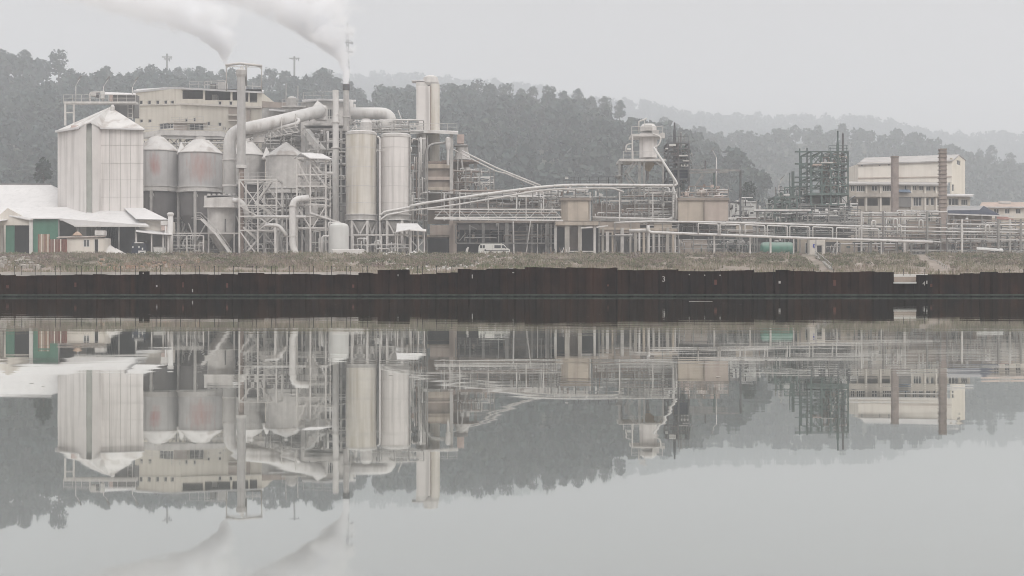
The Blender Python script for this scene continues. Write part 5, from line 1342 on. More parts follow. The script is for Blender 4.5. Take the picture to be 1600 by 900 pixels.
# ------------------------------------------------------------ dark distillation tower
def dark_tower():
    t = lattice('distillation_tower', 'dark crowded distillation tower with twin thin columns on top', 'tower', 1044, 1076, [224,232,243,254,264,280,298,310], 210, 5, 'dark_steel', .3, [1044,1060,1076], z=Z(310,210), bw=.1)
    k = MT['dark_steel']; D = 210
    t.lathe('thin_column', k, 1054, [(2.2,300),(2.2,205),(1.4,200),(1.4,192),(.6,191)], D+1.5, 14); t.lathe('thin_column', MT['rack_steel'], 1064, [(1.3,280),(1.3,208),(.5,206)], D+2, 12)
    t.lathe('vessel', MT['green_steel'], 1066, [(5,298),(5,228),(3,225)], D+3, 18)
    t.box('dark_panel', MT['navy_roof'], 1053, 1076, 264.5, 279, .2, D+.4)
    t.box('white_plate', MT['white_paint'], 1046, 1056, 225, 228, .4, D-.4); t.box('white_plate', MT['pale_steel'], 1061, 1075, 242, 244, .5, D-.4); t.box('white_plate', MT['tank_white'], 1040, 1044, 231, 233, .4, D-.4)
    t.box('white_plate', MT['pale_steel'], 1067, 1077, 250.5, 252, .5, D-.4)
    r_ = random.Random(5)
    for i in range(56):
        x = r_.uniform(1042,1078); y = r_.uniform(226,296); mt = MT[r_.choice(('dark_steel','dark_steel','rack_steel','green_steel','rust_pipe'))]
        if i % 2: t.pipe('pipe', mt, [(x,y,D+1),(x,y+r_.uniform(6,20),D+1)], .1, 6)
        else: t.pipe('pipe', mt, [(x-6,y,D+.6),(x+4,y,D+.6),(x+4,y+6,D+.6)], .1, 6, bend=.2)
    for i in range(5): t.box('valve_box', MT['pale_steel'], 1064+i*2.4, 1066+i*2.4, 257+i%2*2, 260, .3, D-.4)
    t.rail('top_rail', MT['rack_steel'], [(1060,222,D),(1077,222,D)], h=1, r=.05)
    t.beam('mast', MT['rack_steel'], (1061,222,D), (1061,204,D), .1); t.beam('mast', MT['rack_steel'], (1070,222,D), (1070,210,D), .08)
    t.rail('side_rail', MT['rack_steel'], [(1028,243,D),(1044,243,D)], h=1, r=.05)
dark_tower()
def gantry():
    D = 207; t = T('gantry_beam', 'long dark gantry beam on thin posts beside the distillation tower', 'gantry', 1118, D, z=Z(345,D))
    k = MT['rack_steel']
    t.beam('beam', k, (1077,265,D), (1156,266.5,D), .25, .3); t.beam('beam', k, (1077,270,D+1.5), (1138,269,D+1.5), .22, .28)
    t.beam('post', MT['dark_steel'], (1157,266,D), (1157,345,D), .3); t.beam('post', MT['green_steel'], (1115.5,270,D+.5), (1115.5,305,D+.5), .28)
    t.beam('strut', k, (1098,272,D), (1082,297,D), .2); t.beam('strut', k, (1101,273,D+.6), (1087,292,D+.6), .16)
    t.beam('hoist', MT['dark_steel'], (1102,251,D), (1102,265,D), .2); t.box('hoist_box', k, 1131, 1137, 267, 270, .4, D-.3)
    t.rail('walk_rail', k, [(1080,262,D),(1098,262,D)], h=.3, r=.06)
    t.beam('cross_tie', MT['dark_steel'], (1138,315.5,D+.5), (1157,317,D+.5), .3)
gantry()
lamp(1119.5, 300, 246, 208, -6, 'tall thin lamp mast with tilted head beside the gantry')
t = T('white_block', 'white building block behind the railings beside the gantry post', 'building', 1160, 222)
t.wall('front_wall', MT['tank_white'], (1139,222), (1181,222), 316, None, [(1144,1150,335,341,'win'),(1163,1170,334,341,'win')], .3); t.box('roof_band', MT['roof_sheet'], 1138, 1182, 314.5, 316, 6, 221.8)
t.box('roof_box', MT['pale_steel'], 1152, 1168, 317.5-5, 315, 2, 223)
busy('dark railings and pipes in front of the white building block', 1140, 1182, 309, 345, 209, 20, 27, ('dark_steel','rack_steel','white_pipe'), .3)

# ------------------------------------------------------------ long white pipeline with loops
def long_pipe():
    t = T('long_pipeline', 'long straight white pipeline running at height along the front of the works', 'pipeline', 1235, 198, z=Z(376,198))
    t.pipe('pipe', MT['white_pipe'], [(1013,352,199),(1013,361,199),(1018,363,199),(1240,371.5,198.5),(1457,378,198)], .21, 12, bend=.6)
    t.pipe('end_stub', MT['rack_steel'], [(1457,378,198),(1470,379.5,198)], .2, 8)
    for x, yb in ((1013,352),): pass
    for i, x in enumerate((1013,1055,1116,1172,1204,1240,1275,1308,1346,1377,1413)): t.col('support_post', MT['pale_steel'], x, 363+ (x-1018)*.036, None, .2 if i%2 else .26, 199.6)
    t.pipe('upper_pipe', MT['white_pipe'], [(960,348,200),(1014,346,200),(1100,347,200),(1180,349,200),(1400,355,200)], .15, 8)
    for i, x in enumerate((1094,1128,1167,1202,1237,1273,1310,1345)):
        y = 350 + i*1.1
        t.pipe('expansion_loop', MT['white_pipe'], [(x-3,366+i*1.2,198.6),(x-3,y-1,198.6),(x+28,y+.4,198.6),(x+28,367+i*1.3,198.6)], .10, 8, bend=.2)
    t.pipe('branch_pipe', MT['dusty_steel'], [(983,361,199.4),(1013,360,199.4)], .3, 10)
long_pipe()
busy('grey pipes and valves packed behind the upper loops of the white pipeline', 1058, 1210, 338, 366, 204, 60, 31, ('rack_steel','grey_wall','white_pipe','dark_steel','rust_pipe'), .35)
busy('dark pipes crowding the level below the green steel tower', 1185, 1340, 318, 366, 206, 95, 32, ('dark_steel','rack_steel','white_pipe','green_steel','grey_wall'), .3)
busy('pale and rusty pipes in front of the cream two storey building', 1335, 1480, 328, 372, 205, 80, 33, W3 + ('green_steel',), .3)
busy('white pipes along the rack in front of the dark blue shed', 1470, 1610, 342, 398, 203, 75, 34, W3 + ('dark_steel',), .3)
busy('low pipes and valves behind the pipeline posts near the blue sign', 1290, 1470, 378, 397, 203, 50, 35, ('green_steel','rack_steel','white_pipe','rust_pipe'), .5)
busy('low fittings and small posts beside the green tank', 1108, 1186, 376, 398, 203, 30, 36, ('rack_steel','grey_wall','white_pipe'), .5)
def grey_back(label, x0, x1, yt, D, mt, dep=.4):
    t = T('backing_wall', label, 'wall', (x0+x1)/2, D)
    t.box('wall_face', MT[mt], x0, x1, yt, None, dep, D); t.box('coping', MT['rack_steel'], x0-.5, x1+.5, yt-1.5, yt, dep+.3, D-.15)
    for i in range(1, 6): t.col('pilaster', MT[mt], x0+(x1-x0)*i/6, yt, None, .35, D-.1)
grey_back('grey wall behind the crowded pipes under the white hopper tower', 925, 1060, 318, 214, 'brown_wall')
grey_back('dim grey wall behind the pipes beside the green tank', 1058, 1215, 346, 213, 'grey_wall')
grey_back('dim grey wall behind the dark pipes under the green tower', 1215, 1330, 322, 216, 'hopper_grey')
def green_tank(label, x0, x1, yt, yb, D, mt):
    t = T('horizontal_tank', label, 'tank', (x0+x1)/2, D)
    r = (yb-yt)/2*D/F; zc = Z((yt+yb)/2,D); a, b = X(x0,D), X(x1,D); m = M(); n = 28; prof = [(0,.05),(.12,.55),(.35,.85),(.75,.99),(1.0,1.0)]
    xs2 = [(a+u*r*.55, v*r) for u, v in prof] + [(b-u*r*.55, v*r) for u, v in reversed(prof)]
    vs = [(x, D+math.cos(6.2832*j/n)*rr, zc+math.sin(6.2832*j/n)*rr) for x, rr in xs2 for j in range(n)]
    m.add(vs, [(i*n+j, i*n+(j+1)%n, (i+1)*n+(j+1)%n, (i+1)*n+j) for i in range(len(xs2)-1) for j in range(n)], True)
    t.put(m, 'shell', MT[mt])
    for f in (.25, .78):
        x = a + (b-a)*f; m = M(); m.box(x-.2, x+.2, D-r*.8, D+r*.8, Z0, zc-r*.55); t.put(m, 'saddle', MT['concrete'])
        m = M(); m.path([(x-.05,D,zc),(x+.05,D,zc)], r*1.01, n); t.put(m, 'strap_band', MT[mt])
    m = M(); m.path([((a+b)/2,D,zc+r*.9),((a+b)/2,D,zc+r+.3)], .25, 12); t.put(m, 'manhole', MT['rack_steel'])
green_tank('large horizontal green tank lying behind the pipeline posts', 1188, 1240, 378.5, 398.5, 202, 'tank_green')
green_tank('smaller dull green tank half hidden behind the pipeline', 1138, 1164, 374, 392, 206, 'grey_wall')
def boundary():
    D = 205
    t = T('plastered_wall', 'brown plastered yard wall with a doorway beside the blue sign', 'wall', 1340, D)
    t.wall('wall_face', MT['beige_concrete'], (1246,D), (1332,D), 373, None, [(1258,1264,379,396,'door'),(1290,1312,378,397,'open')], .3)
    t.wall('wall_face', MT['pink_wall'], (1332,D+.3), (1420,D+.3), 380, None, [(1340,1352,382,397,'open'),(1372,1380,380,397,'open')], .3)
    t.wall('wall_face', MT['brown_wall'], (1413,D+.5), (1478,D+.5), 350, None, [(1466,1474,382,396,'open')], .3)
    t.box('rear_wall', MT['dark_wall'], 1285, 1480, 378, None, .2, D+5)
    # sprayed scrawl on the wall
    m = M(); z = lambda x, y: P(x, y, D+.5-.03)
    for a, b in (((1424,394),(1428,387)),((1428,387),(1431,395)),((1425,391),(1433,390)),((1433,394),(1435,386)),((1435,386),(1439,393)),((1439,393),(1441,387)),((1426,388),(1440,386)),((1422,390),(1426,396))):
        m.beam(z(*a), z(*b), .12, .05)
    t.put(m, 'spray_lettering', MT['dark_steel'])
boundary()
def gate_house():
    D = 203; t = T('gate_post_wall', 'pale wall with door under the small blue sign above the steps', 'wall', 1275, D)
    t.wall('wall_face', MT['cream_pale'], (1264,D), (1289,D), 375, None, [(1276,1285,383,399,'door')], .3)
    t.box('post', MT['concrete'], 1262, 1265, 374, None, .6, D-.2)
    s = T('wall_sign', 'small square blue sign with a white mark on the pale wall', 'sign', 1273, D-.3, z=Z(387,D))
    s.box('sign_board', MT['blue_paint'], 1270.5, 1275.8, 381.3, 386.8, .05, D-.1)
    s.box('mark', MT['white_paint'], 1272.6, 1273.6, 382.4, 385.8, .01, D-.115); s.box('mark', MT['white_paint'], 1272, 1274.4, 382.4, 383.2, .01, D-.118)
gate_house()
# ------------------------------------------------------------ green steel tower
def green_tower():
    D = 208; g = MT['green_steel']
    t = lattice('steel_tower', 'tall green steel process tower with open decks and twin columns on top', 'tower', 1267, 1325, [237,256,266,277,290,302,320], D, 7, 'green_steel', .22, [1267,1284,1298,1310,1325], brace=True, z=Z(320,D), rails=False, bw=.09)
    for x, yt in ((1249.5,232),(1261,231)): t.beam('outer_post', g, (x,yt,D+1), (x,318,D+1), .2)
    for y in (237, 256, 277, 285): t.beam('outrigger', g, (1242 if y<280 else 1238,y,D+.7), (1267,y,D+.7), .2, .24)
    t.beam('outrigger', g, (1240,291,D+.7), (1262,291,D+.7), .2)
    t.bars('bracing', g, [((1268,250,D),(1282,238,D)),((1272,256,D),(1286,240,D)),((1253,257,D+.5),(1275,279,D+.5)),((1258,257,D+.5),(1282,282,D+.5)),((1267,300,D),(1284,278,D)),((1325,302,D),(1312,278,D)),((1310,256,D),(1298,238,D)),((1284,302,D),(1292,278,D))], .19)
    t.lathe('brown_vessel', MT['rust_pipe'], 1291, [(7,302),(7,262),(5,258)], D+3, 22); t.lathe('column', g, 1309, [(2.2,302),(2.2,225),(1.3,220),(1.3,204.5),(.5,204)], D+2.5, 14); t.lathe('column', MT['dark_steel'], 1317, [(3.2,302),(3.2,240),(1.6,234),(1.6,209),(.5,207)], D+3, 14)
    t.box('deck_plate', MT['pale_steel'], 1283, 1302, 253, 255, 2, D-.2); t.box('deck_plate', MT['pinkish'], 1270, 1284, 256, 258.5, 2, D-.2); t.box('deck_plate', g, 1262, 1327, 302, 305, 8, D-.4)
    r_ = random.Random(9)
    for i in range(80):
        x = r_.uniform(1286,1323); y = r_.uniform(240,298); mt = MT[r_.choice(('green_steel','dark_steel','rack_steel','rust_pipe','pinkish','green_steel'))]
        if i % 2: t.pipe('pipe', mt, [(x,y,D+1.2),(x,min(301,y+r_.uniform(6,24)),D+1.2)], .07, 6)
        else: t.pipe('pipe', mt, [(x-6,y,D+.7),(x+4,y,D+.7),(x+4,y+6,D+.7)], .1, 6, bend=.2)
    for x, y in ((1299,262),(1301,270),(1296,276),(1305,284),(1312,290)): t.box('valve_box', MT['pale_steel'], x, x+1.8, y, y+2.5, .3, D-.2)
    t.rail('top_rail', g, [(1295,237,D),(1325,237,D)], h=1, r=.06); t.beam('mast', g, (1297,237,D), (1297,230,D), .12); t.beam('mast', g, (1323,237,D), (1323,227,D), .08)
    t.pipe('hook_pipe', MT['dark_steel'], [(1327,345,D-.5),(1327,312,D-.5),(1336,306,D-.5)], .14, 8, bend=1)
green_tower()
def tower_base():
    D = 209; t = T('drum_building', 'dark blue grey drum and plinth building under the green tower', 'building', 1292, D, z=Z0)
    t.lathe('drum', MT['silo_steel'], 1291, [(30,318),(31,306)], D+6, 36); t.box('plinth', MT['grey_wall'], 1270, 1326, 318, None, 8, D+.2)
    t.box('window_band', MT['dark_wall'], 1276, 1324, 321, 327, .1, D+.08)
    for x in (1282,1290,1298,1306,1314): t.col('post', MT['green_steel'], x, 306, 318, .2, D+.1)
tower_base()
t = lattice('outer_tower', 'low green open frame with a slim stack beside the green tower', 'tower', 1211, 1245, [308,316,326,340,None], 207, 5, 'green_steel', .26, [1211,1222,1234,1245], rails=True)
t.lathe('slim_stack', MT['green_steel'], 1239, [(2.4,310),(2.4,268),(1.8,267)], 209, 14); t.beam('slim_post', MT['green_steel'], (1234,270,208), (1234,308,208), .16)
t.bars('top_frame', MT['green_steel'], [((1226,293,207),(1226,310,207)),((1226,293,207),(1244,293,207)),((1236,293,207),(1236,308,207))], .2); t.box('white_plate', MT['tank_white'], 1225, 1234, 303, 305.5, .8, 206.7)
busy('green and dusty pipes tangled on the low frame beside the green tower', 1212, 1268, 290, 320, 208.5, 40, 41, ('green_steel','dark_steel','rack_steel','white_pipe'), .45, deck=False)
lamp(1217, 308, 290, 207.5, 5, 'small lamp post standing on the low green frame')
t = T('white_walkway', 'long thin white walkway beam left of the dark blue grey drum'.replace(' left of',' beside'), 'catwalk', 1220, 203, z=Z(332,203))
t.box('deck', MT['white_pipe'], 1178, 1267, 327, 329.4, .8, 203); t.col('post', MT['rack_steel'], 1183, 329, None, .2, 203.4); t.col('post', MT['rack_steel'], 1262, 329, None, .2, 203.4); t.beam('rail', MT['dark_steel'], (1178,330.5,203), (1267,330.5,203), .12)

# ------------------------------------------------------------ cream building complex
def right_building():
    t = T('factory_building', 'cream factory building with gabled roof above a lower windowed wing', 'building', 1420, 226)
    D = 228; C = MT['cream_pale']
    t.wall('front_wall', C, (1341,D), (1487,D), 254.5, 285, [(1345.5,1348.5,257,260,'win'),(1373,1376,257,259.5,'win'),(1387.5,1391,256,259,'win'),(1418,1420,254,256,'win')], .3, yt2=250)
    t.wall('gable_wall', MT['cream_wall'], (1487,D), (1508,D+9), 250, None, [(1495,1501,250.5,258,'win1'),(1487.5,1491,288,299,'win')], .3, yt2=249.5)
    m = M(); m.prism([t.p((1487,250,D)), t.p((1508,249.5,D+9)), t.p((1498,241.5,D+4.5))], (-.1,.25,0)); t.put(m, 'gable', MT['cream_wall'])
    t.slab('roof', MT['far_roof'], [(1339,256,D-.4),(1488.5,250.3,D-.4),(1499,241.2,D+4.5),(1352,246.3,D+4.5)], .2)
    t.slab('roof', MT['grey_roof'], [(1352,246.3,D+4.5),(1499,241.2,D+4.5),(1509.5,249.6,D+9.5),(1362,254,D+9.5)], .2)
    t.box('left_wall', C, 1341, 1343, 256, None, 8, D+.3)
    t.beam('band', MT['pink_wall'], (1341,278.5,D-.1), (1487,276,D-.1), .12, .18); t.beam('band', MT['rack_steel'], (1402,254,D-.1), (1402,285,D-.1), .15)
    W = 225
    wins = [(1329,1336,290,299,'win1'),(1338,1352,289.5,299.5,'win3'),(1362,1371,290,298.5,'win1'),(1379,1393,290,299,'win3'),(1413,1417,289,297,'win'),(1426.5,1432,289.5,297.5,'win1'),(1436,1443,290,297.5,'win1'),(1447,1454,290.5,298.5,'win1'),(1458,1466,291,298.5,'win1'),(1470,1477,291.5,299,'win')]
    wins += [(1330,1339,310,322,'open'),(1341,1351,310,322,'open'),(1355,1372,309.5,321.5,'open'),(1377,1391,309,321,'open'),(1427,1440,308,322,'win2'),(1447,1452,309,321,'win'),(1454,1460,309,321,'win'),(1464,1470,309,321,'win')]
    t.wall('lower_wall', MT['cream_grey'], (1325,W), (1480,W), 286.5, None, wins, .3, yt2=288)
    t.wall('annex_wall', MT['cream_grey'], (1480,W-.2), (1516,W+1), 304.5, None, [(1482,1498,309.5,321,'win2'),(1502,1512,311,321,'win2')], .3)
    t.box('inner_wall', MT['grey_wall'], 1327, 1480, 289, None, .2, W+2.5)
    t.slab('lower_roof', MT['far_roof'], [(1323,286.5,W-.7),(1481,288,W-.7),(1481,285,W+3),(1325,283.5,W+3)], .25)
    t.slab('annex_roof', MT['roof_sheet'], [(1476,304,W-1),(1521,304.5,W),(1521,303.5,W+4),(1476,302.5,W+3)], .3)
    for x in (1352.5, 1375, 1423, 1444.5, 1462): t.box('pilaster', MT['cream_pale'], x, x+2.6, 288, 330, .25, W-.25)
    t.box('balcony_band', MT['cream_grey'], 1325, 1480, 302, 307.5, .5, W-.5)
    t.slab('awning', MT['blue_cloth'], [(1402,299,W-1.2),(1424,300,W-1.2),(1420,296,W-.4),(1405,296,W-.4)], .1)
    t.box('awning_bay', MT['grey_wall'], 1403, 1424, 300, 323, .15, W-.35)
right_building()
def chimney(label, x, w, yt, D, rungs):
    t = T('brick_chimney', label, 'chimney', x, D)
    t.box('shaft', MT['brick_brown'], x-w/2, x+w/2, yt, None, w*D/F, D); t.box('cap', MT['brown_wall'], x-w/2-.4, x+w/2+.4, yt-1, yt+1.5, w*D/F+.1, D-.1)
    if rungs:
        for i in range(15):
            y = yt + 5 + i*6.5; t.box('clamp_band', MT['brown_wall'], x-w/2-.7, x+w/2+.7, y, y+1.4, w*D/F+.3, D-.15)
chimney('plain square brown chimney in front of the cream building', 1399.5, 9.5, 244.5, 219, False)
chimney('taller ribbed brown chimney banded with clamps in front of the cream gable', 1474.5, 9.5, 233, 204, True)
def blue_shed():
    t = T('pavilion_shed', 'dark blue hipped roof shed behind the pipes', 'shed', 1520, 214)
    D = 214
    t.slab('roof', MT['grey_roof'], [(1476,328.5,D),(1533,328,D),(1537,321.5,D+5),(1482,321.5,D+5)], .15)
    t.slab('hip_roof', MT['navy_roof'], [(1480,335,D-2),(1562,335.5,D-2),(1537,321.5,D+3),(1530,328.5,D-.6),(1480,328.6,D-.6)], .15)
    t.box('wall', MT['brown_wall'], 1484, 1550, 336, None, 4, D)
    t.beam('gutter', MT['white_pipe'], (1470,334,D-2.4), (1584,338,D-2.4), .2); t.slab('lean_roof', MT['rust_red'], [(1556,343,D-2),(1584,343,D-2),(1572,338,D+1),(1556,337,D+1)], .1)
    for x in (1490, 1512, 1534, 1556): t.col('post', MT['rack_steel'], x, 337, None, .2, D-2.2)
blue_shed()
def far_house():
    D = 245; t = T('low_building', 'long low cream building with orange tiled roof beyond the pipes', 'building', 1570, D)
    t.wall('front_wall', MT['cream_pale'], (1534,D), (1700,D), 323, None, [(x,x+8,326,334,'win1') for x in range(1553, 1690, 17)], .3)
    t.slab('roof', MT['tile_roof'], [(1530,323,D-.6),(1704,323.5,D-.6),(1704,316,D+5),(1534,316,D+5)], .2)
    t.beam('gutter', MT['roof_sheet'], (1530,323.6,D-.7), (1704,324,D-.7), .2); t.box('roof_vent', MT['pale_steel'], 1562, 1580, 314, 318, 1, D+3)
    t.box('low_wall', MT['beige_concrete'], 1545, 1700, 341, None, .3, 235)
far_house()
def right_rack():
    t = T('main_pipe_rack', 'long multi level pipe rack crossing the far end of the works', 'pipe rack', 1470, 200)
    g = MT['rack_steel']
    for i, x in enumerate((1346,1361,1380,1414,1449,1480,1503,1535,1560,1578,1595,1630)): t.col('post', MT['pale_steel'] if i%3==0 else g, x, 330 if x<1460 else 342, None, .26, 200+(i%2)*2)
    for (x0,y0,x1,y1,r,mt) in ((1325,333,1480,331,.12,'white_pipe'),(1325,341,1470,340,.1,'pale_steel'),(1325,353,1480,356,.15,'pale_steel'),(1330,360,1650,364,.16,'white_pipe'),(1345,366,1650,368,.1,'rack_steel'),(1480,350,1650,352,.16,'white_pipe'),
                               (1480,357,1650,360,.14,'white_pipe'),(1455,400,1650,402,.2,'white_pipe'),(1480,373,1650,375,.12,'pale_steel'),(1330,338,1440,338,.1,'rust_pipe'),(1325,370,1450,371,.1,'rust_pipe')):
        t.pipe('pipe', MT[mt], [(x0,y0,200.4),(x1,y1,200.4)], r*.72, 8)
    for x, y in ((1396,342),(1402,352),(1540,352),(1362,345),(1436,344)): t.pipe('loop_pipe', MT['white_pipe'], [(x,y+14,199.8),(x,y,199.8),(x+6,y,199.8),(x+6,y+13,199.8)], .12, 8, bend=.4)
    t.box('white_plate', MT['tank_white'], 1527, 1545, 391, 395, .5, 199.5); t.slab('ramp', MT['tank_white'], [(1526,388,199),(1568,391,199),(1566,388,201),(1526,386,201)], .2)
    for y in (351, 361): t.beam('cross_beam', g, (1340,y,201), (1640,y,201), .16)
right_rack()
t = T('white_kiosk', 'white flat kiosk behind the pipe rack at the far end of the works', 'kiosk', 1585, 208)
t.wall('front_wall', MT['tank_white'], (1556,208), (1640,208), 377, None, [(1575,1584,381,391,'win1')], .3); t.box('roof', MT['roof_sheet'], 1554, 1642, 375.5, 377, 4, 207.7)
t = T('grey_kiosk', 'grey panelled kiosk with a wide window beside the ribbed brown chimney', 'kiosk', 1500, 207)
t.wall('front_wall', MT['grey_wall'], (1481,207), (1520,207), 374, None, [(1483,1504,376,391,'win1')], .3, pane=MT['glass_grey']); t.box('roof', MT['pale_steel'], 1480, 1521, 372.5, 374, 4, 206.8)
t = T('low_pipe_wall', 'low brown concrete wall under the long low white pipe', 'low wall', 1530, 196)
t.box('wall_face', MT['beige_concrete'], 1470, 1660, 402, 415, .4, 182)
# extra wheels / bicycles-like valves at the far end
for i, x in enumerate((1586, 1596)):
    m = M(); c = P(x, 398, 199)
    m.path([c + Vector((.6*math.cos(a), 0, .6*math.sin(a))) for a in np.linspace(0, 6.2832, 15)], .06, 6)
    for a in (0, 1.05, 2.1): m.beam(c + Vector((.6*math.cos(a),0,.6*math.sin(a))), c - Vector((.6*math.cos(a),0,.6*math.sin(a))), .05)
    t = T('valve_wheel', 'big spoked valve wheel standing by the low pipe', 'valve wheel', x, 199, group='spoked valve wheels by the low pipe'); t.put(m, 'wheel_rim', MT['rack_steel'])
    t.beam('stem', MT['rack_steel'], (x,398,199.1), (x,398,199.7), .12); t.beam('stand', MT['rack_steel'], (x,398,199.6), (x,403,199.6), .15)

# ------------------------------------------------------------ camper van
def van():
    D = 197.5; t = T('camper_van', 'old white camper van with a black side stripe and raised dark edged roof', 'van', 772, D)
    W = MT['van_white']; s = .1*D/200*1.0
    def p3(px, py, d=0): return Vector((X(px,D), D+d, Z(py,D)))
    # side profile of the body, nose towards the right hand side
    prof = [(748,403),(747.2,397),(747.8,390),(749.5,387.3),(753,386.2),(786,386.2),(788.5,387.5),(791.5,392.2),(796,394.2),(796.8,397),(796.8,402),(795,403)]
    m = M(); n = len(prof); wd = 1.85
    rings = [(.0,.12),(.12,0),(wd-.12,0),(wd,.12)]
    cx, cyy = 772, 395
    vs = []
    for d, ins in rings:
        for a, b in prof:
            k = 1 - ins*.25; vs.append(p3(cx+(a-cx)*k, cyy+(b-cyy)*k, d))
    fs = [(i*n+j, i*n+(j+1)%n, (i+1)*n+(j+1)%n, (i+1)*n+j) for i in range(3) for j in range(n)]
    fs = [tuple(reversed(f)) for f in fs]
    fs += [tuple(range(n)), tuple(range(4*n-1, 3*n-1, -1))]
    m.add(vs, fs); t.put(m, 'body', W)
    t.slab('pop_top', W, [(750,385,D+.15),(785,385,D+.15),(783,384.6,D+1.7),(751,384.6,D+1.7)], .12); 
    t.box('roof_edge', MT['black_trim'], 749.5, 786, 384.4, 385.4, 1.6, D+.1)
    for a, b in ((750,753.2),(754.2,757.5),(772.5,782.5)): 
        wv = t.box('side_window', MT['black_trim'], a, b, 388.2, 392.8, .03, D-.03)
        t.box('pane', MT['glass'], a+.4, b-.4, 388.7, 392.3, .02, D-.045, under=wv)
    m = M(); m.prism([p3(784,388.3,-.03), p3(787,388.3,-.03), p3(791,392.6,-.03), p3(784.3,392.6,-.03)], (0,.04,0)); t.put(m, 'cab_window', MT['glass'])
    m = M(); m.prism([p3(788.9,388.3,.15), p3(791.9,392.3,.15), p3(791.9,392.3,wd-.15), p3(788.9,388.3,wd-.15)], (.06,0,.05)); t.put(m, 'windscreen', MT['glass'])
    t.box('side_stripe', MT['black_trim'], 757.5, 795, 396.2, 397.4, .03, D-.025); t.box('side_stripe', MT['black_trim'], 757, 759.5, 394.8, 397.4, .03, D-.03)
    t.box('bumper', MT['rack_steel'], 795.5, 798, 400, 402, wd-.1, D+.05); t.box('bumper', MT['rack_steel'], 746.2, 748.4, 400, 402, wd-.1, D+.05)
    t.box('door_seam', MT['rack_steel'], 769.7, 770, 388, 401, .02, D-.012); t.box('door_seam', MT['rack_steel'], 783.2, 783.5, 388, 401, .02, D-.012)
    for x in (767, 787):
        for d, sg in ((.08,-1),(wd-.08,1)):
            c = p3(x, 401.6, d); m = M(); m.path([c+Vector((0,-.12,0)), c+Vector((0,.12,0))], .30, 20); w_ = t.put(m, 'wheel', MT['rubber'])
            m = M(); m.path([c+Vector((0,-.14,0)), c+Vector((0,.14,0))], .16, 14); t.put(m, 'rim', MT['rack_steel'], under=w_)
        m = M(); m.path([p3(x,401.4,-.012), p3(x,401.4,.1)], .37, 20); t.put(m, 'wheel_arch', MT['black_trim'])
    t.box('headlight', MT['glass_grey'], 796.6, 797.2, 396.5, 398.3, .3, D+.15); t.box('side_mirror', MT['black_trim'], 789.5, 790.6, 391.6, 393.4, .15, D-.2)
    # stand it on its wheels
    t.root.location.z += (Z0 - (Z(401.6,D) - .30))
van()
# small yard things near the van
t = T('leaning_board', 'pale broken board leaning upright in the dark bay behind the camper van', 'board', 730, 199)
t.beam('board', MT['pale_steel'], (728.5,399,199), (731.5,386,199), .25, .1); t.beam('board', MT['pale_steel'], (727,399,199.2), (729,388,199.2), .12, .08)
t = T('scrap_pile', 'pile of dark scrap and bent bars between the open bays', 'scrap', 868, 199)
for k in range(16):
    x = 850+rng.uniform(0,40); t.beam('scrap_bar', MT[('dark_steel','pale_steel','rust_pipe')[k%3]], (x,399,199+k*.1), (x+rng.uniform(-5,5),399-rng.uniform(3,13),199+k*.1), .12)

PW = ('pale_steel','dusty_steel','white_pipe','pale_steel','rack_steel')
busy('dusty pipes and braces packed between the stained silo roofs and the gallery', 226, 350, 218, 238, 224.5, 34, 51, PW, .45, (.05,.13))
busy('pale fittings and pipes crowding around the sloping duct behind the pale silos', 386, 472, 200, 244, 223, 46, 52, PW, .4, (.05,.14))
busy('pipes and stair frames stacked behind the slender white stack', 478, 542, 206, 330, 214, 56, 53, PW+('grey_wall',), .35, (.05,.15))
busy('dusty tubes and valves low inside the canopy tower', 455, 512, 292, 350, 204.5, 34, 54, PW, .4, (.05,.14))
busy('small machines and pipes on top of the twin tower silos', 546, 662, 187, 206, 208, 40, 55, PW, .5, (.05,.12))
busy('narrow pipe bundle between the twin silos and the concrete tower', 640, 668, 212, 345, 204, 34, 56, PW+('rust_pipe',), .55, (.05,.13))
busy('bent pipes and brackets below the tank stand', 706, 772, 262, 300, 209, 34, 57, W3, .4)
busy('pipes and hangers under the stained round silos', 228, 352, 300, 398, 221, 50, 58, PW+('grey_wall',), .4, (.05,.15))
busy('pipes and hangers under the pale round silos', 380, 470, 300, 398, 209, 46, 59, PW, .4, (.05,.15))
busy('thin pipes hanging in the dark bays of the concrete hall', 712, 868, 349, 380, 205, 34, 60, ('rack_steel','brown_wall','rust_pipe','grey_wall'), .5)
busy('weathered pipes and brackets over the open columned bays', 936, 1060, 345, 398, 202.4, 44, 61, ('rack_steel','brown_wall','rust_pipe','beige_concrete','pale_steel'), .25)
busy('grey pipes threaded between the pipeline posts and the brown walls', 1060, 1250, 368, 398, 202.5, 50, 62, ('rack_steel','grey_wall','green_steel','pale_steel'), .5)
busy('layered weathered pipes in front of the drum building', 1195, 1345, 326, 348, 203.5, 46, 63, ('rack_steel','dark_steel','white_pipe','green_steel'), .25)
busy('rusty and grey pipes in front of the brown wall by the ribbed chimney', 1400, 1610, 362, 400, 201.5, 60, 64, ('rack_steel','rust_pipe','grey_wall','pale_steel','green_steel'), .4)
def extra_columns():
    t = T('colonnade', 'row of weathered concrete posts and beams in front of the open bays', 'frame', 1000, 203, group=None)
    for i, x in enumerate((942,957,972,985,1006,1030,1043,1052)): t.col('column', MT[('concrete','beige_concrete','dusty_steel')[i%3]], x, 362 if i%2 else 356, None, (.4,.28,.5,.3)[i%4], 203-i*.1)
    t.beam('beam', MT['beige_concrete'], (936,357,203), (1058,359,203), .35); t.beam('beam', MT['rack_steel'], (936,368,202.6), (1058,369,202.6), .2)
extra_columns()
